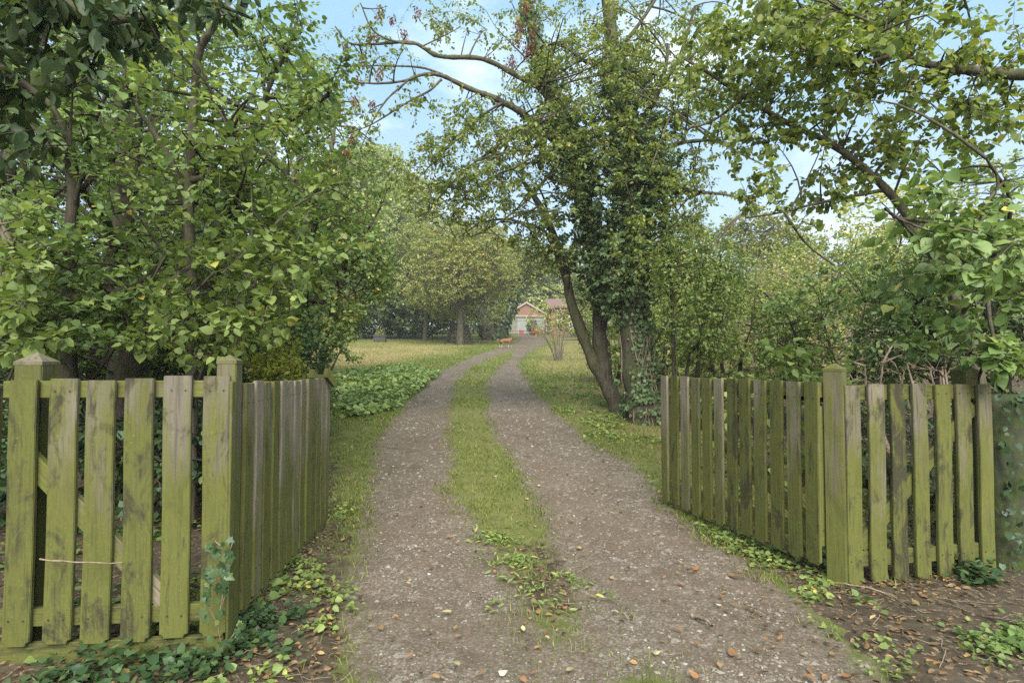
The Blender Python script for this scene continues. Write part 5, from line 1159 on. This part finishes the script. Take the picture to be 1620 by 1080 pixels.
leaves('leaf_litter', lay(x, y, n) - [0, 0, .006], rng.normal(size=(n, 3)) * [1, 1, .18], np.array([0, 0, 1.]) + rng.normal(size=(n, 3)) * .35, (.018 + .03 * rng.random(n) ** 1.5) * np.clip(y / 8, 1, 1.6), np.clip(rng.beta(1.6, 1.8, n), 0, 1), 'oval', M['litter'], None, np.zeros(3), kind='stuff')
# the leaves one can point at
fl = {}; used = set()
def fallen(n, area, tint, s, group):
    for i in range(n):
        for attempt in range(60):
            px, py = area(); x, y, z = gp(px, py); ti = random.choice(tint); key = (ti, random.randint(0, 3)); wx = random.uniform(.55, 1)
            colour = {.3: 'russet', .4: 'chestnut brown', .5: 'orange', .55: 'bright orange', .66: 'tan', .75: 'buff', .85: 'straw yellow', .92: 'pale cream', .97: 'almost white'}[ti]
            form = ('broad' if key[1] % 2 else 'slim') if wx > .75 else ('curled' if key[1] % 2 else 'thin')
            L_, ML_, MR_, R__ = (float(edge(y, k)) for k in (1, 2, 3, 4))
            depth = 'near the camera' if y < 2.75 else 'level with the gate posts' if y < 3.8 else 'between the open gates'
            place = 'beside left gate' if x < L_ else 'on left wheel track' if x < ML_ else 'between wheel tracks' if x < MR_ else 'on right wheel track' if x < R__ else 'in soil right of drive'
            lab = colour + ' ' + form + ' fallen leaf ' + place + ' ' + depth
            if lab not in used: break
        else: continue
        used.add(lab)
        if key not in fl: fl[key] = big_leaf_mesh('fallen_leaf', M['fallen'], 'heart' if key[1] % 2 else 'oval', ti)
        o = bpy.data.objects.new('fallen_leaf', fl[key]); link(o); sc = random.uniform(*s)
        o.location = (x, y, z + .013); o.scale = (sc, sc * wx, sc * random.uniform(.4, 1.2)); turned = random.random() < .4
        o.rotation_euler = (random.uniform(-.3, .3) + (math.pi if turned else 0), random.uniform(-.25, .25), random.uniform(0, 6.28))
        tag(o, lab, 'leaf', group)
R_ = random.uniform
fallen(60, lambda: (R_(1040, 1600), R_(850, 1075)) if R_(0, 1) < .7 else (R_(1000, 1250), R_(790, 930)), (.3, .4, .5, .55), (.028, .056), 'orange and brown leaves fallen on the right')
fallen(34, lambda: (R_(560, 1000), R_(700, 1075)), (.4, .5, .66), (.022, .042), 'leaves fallen on the drive')
fallen(22, lambda: (R_(600, 1400), R_(720, 1070)), (.85, .92, .97), (.024, .05), 'pale leaves fallen on the drive')
fallen(16, lambda: (R_(380, 540), R_(850, 1075)), (.3, .4, .66, .75), (.028, .055), 'leaves fallen beside the left gate')

def twig(name, label, a, b, r_, bend=.02, mat='twig_dry'):
    a, b = np.array(a), np.array(b); t_ = np.linspace(0, 1, 8)[:, None]; pts = a + (b - a) * t_ + np.sin(t_ * 3.1) * np.array([0, 0, bend]) + rng.normal(size=(8, 3)) * r_ * .5
    v, f = tubes(pts[None], (r_ * np.linspace(1, .5, 8))[None], 6); c = a
    o = obj(name, np_mesh(name, v - c, f, M[mat], smooth=True)); o.location = c; tag(o, label, 'twig'); return o
twig('dry_stalk', 'straw coloured dry stalk lying across the slats of the left fence panel', P(62, 884, 2.44), P(194, 889, 2.44), .004, -.006)
x, y, z = gp(1095, 972); x2, y2, z2 = gp(1128, 995)
twig('bark_chip', 'pale splinter of wood lying on the right wheel track', (x, y, z + .01), (x2, y2, z2 + .012), .012, .004, 'twig_dry')
x, y, z = gp(1318, 925); x2, y2, z2 = gp(1420, 950)
twig('fallen_twig', 'thin pale twig lying along the foot of the right fence panel', (x, y, z + .012), (x2, y2, z2 + .015), .006, .02)
x, y, z = gp(1370, 930); x2, y2, z2 = gp(1470, 985)
twig('fallen_twig', 'second twig slanting out from the right fence panel', (x, y, z + .012), (x2, y2, z2 + .012), .005, .015, 'bark_light')
# small dead twigs in the soil
n = 700; x, y = scatter(n * 3, 2.0, 9, 1.15); k = masks(x, y)[1] < .45; x, y = x[k][:n], y[k][:n]; n = len(x); a = rng.random(n) * 6.28; L = .04 + .12 * rng.random(n)
tt_ = np.linspace(0, 1, 4)[None, :, None]; p0 = np.stack([x, y, G(x, y) + .008], -1); x2, y2 = x + np.cos(a) * L, y + np.sin(a) * L; p1 = np.stack([x2, y2, G(x2, y2) + .012 + .02 * rng.random(n)], -1)
v, f = tubes(p0[:, None] * (1 - tt_) + p1[:, None] * tt_ + rng.normal(size=(n, 4, 3)) * .004, np.full((n, 4), .002), 3)
obj('twig_litter', np_mesh('twig_litter', v, f, M['twig_dry']), kind='stuff')

# ivy climbing the gate post
base = P(352, 1030, 2.45); rt = thing('ivy_plant', 'ivy sprig climbing the post at the inner end of the left fence panel', 'climber', tuple(base))
sp = [[(352, 1030), (345, 985), (352, 940), (345, 905), (352, 870), (340, 855)], [(350, 960), (362, 920), (362, 880), (368, 858)], [(346, 990), (330, 955), (334, 920), (330, 895)], [(352, 1025), (372, 1000), (385, 985)]]
pv, L_ = [], []
for s_ in sp:
    c = catmull(np.array([P(px, py, 2.465 - .012 * (i % 2)) for i, (px, py) in enumerate(s_)]), 4); v, f = tubes(c[None], np.full((1, len(c)), .0022), 5); pv.append((v, f)); L_.append(c[2:])
off = 0; V_, F_ = [], []
for v, f in pv: V_.append(v); F_.append(f + off); off += len(v)
obj('stem', np_mesh('stem', np.concatenate(V_) - base, np.concatenate(F_), M['twig_dry'], smooth=True), rt)
c = np.concatenate(L_); n = len(c)
leaf_objects(c + rng.normal(size=(n, 3)) * [.012, .006, .012] - [0, .016, 0], np.array([0, -.1, -.8]) + rng.normal(size=(n, 3)) * [.7, .1, .4], np.array([0, -1., .3]) + rng.normal(size=(n, 3)) * .3, .034 * (.7 + .6 * rng.random(n)), np.clip(rng.random(n), 0, .99), 'ivy', 'ivy', rt, base)

# ------------------------------------------------------------------ moist air
hm = bpy.data.materials.new('haze'); hm.use_nodes = True; hm.node_tree.nodes.clear()
ho = hm.node_tree.nodes.new('ShaderNodeOutputMaterial'); hv = hm.node_tree.nodes.new('ShaderNodeVolumePrincipled')
hv.inputs['Color'].default_value = (1, .985, .96, 1); hv.inputs['Density'].default_value = .0013; hv.inputs['Anisotropy'].default_value = .2
hm.node_tree.links.new(hv.outputs[0], ho.inputs['Volume'])
bm = bmesh.new(); bm_box(bm, -125, 125, -16, 152, -2.5, 26); o = bm_obj('haze', bm, hm); o['kind'] = 'stuff'
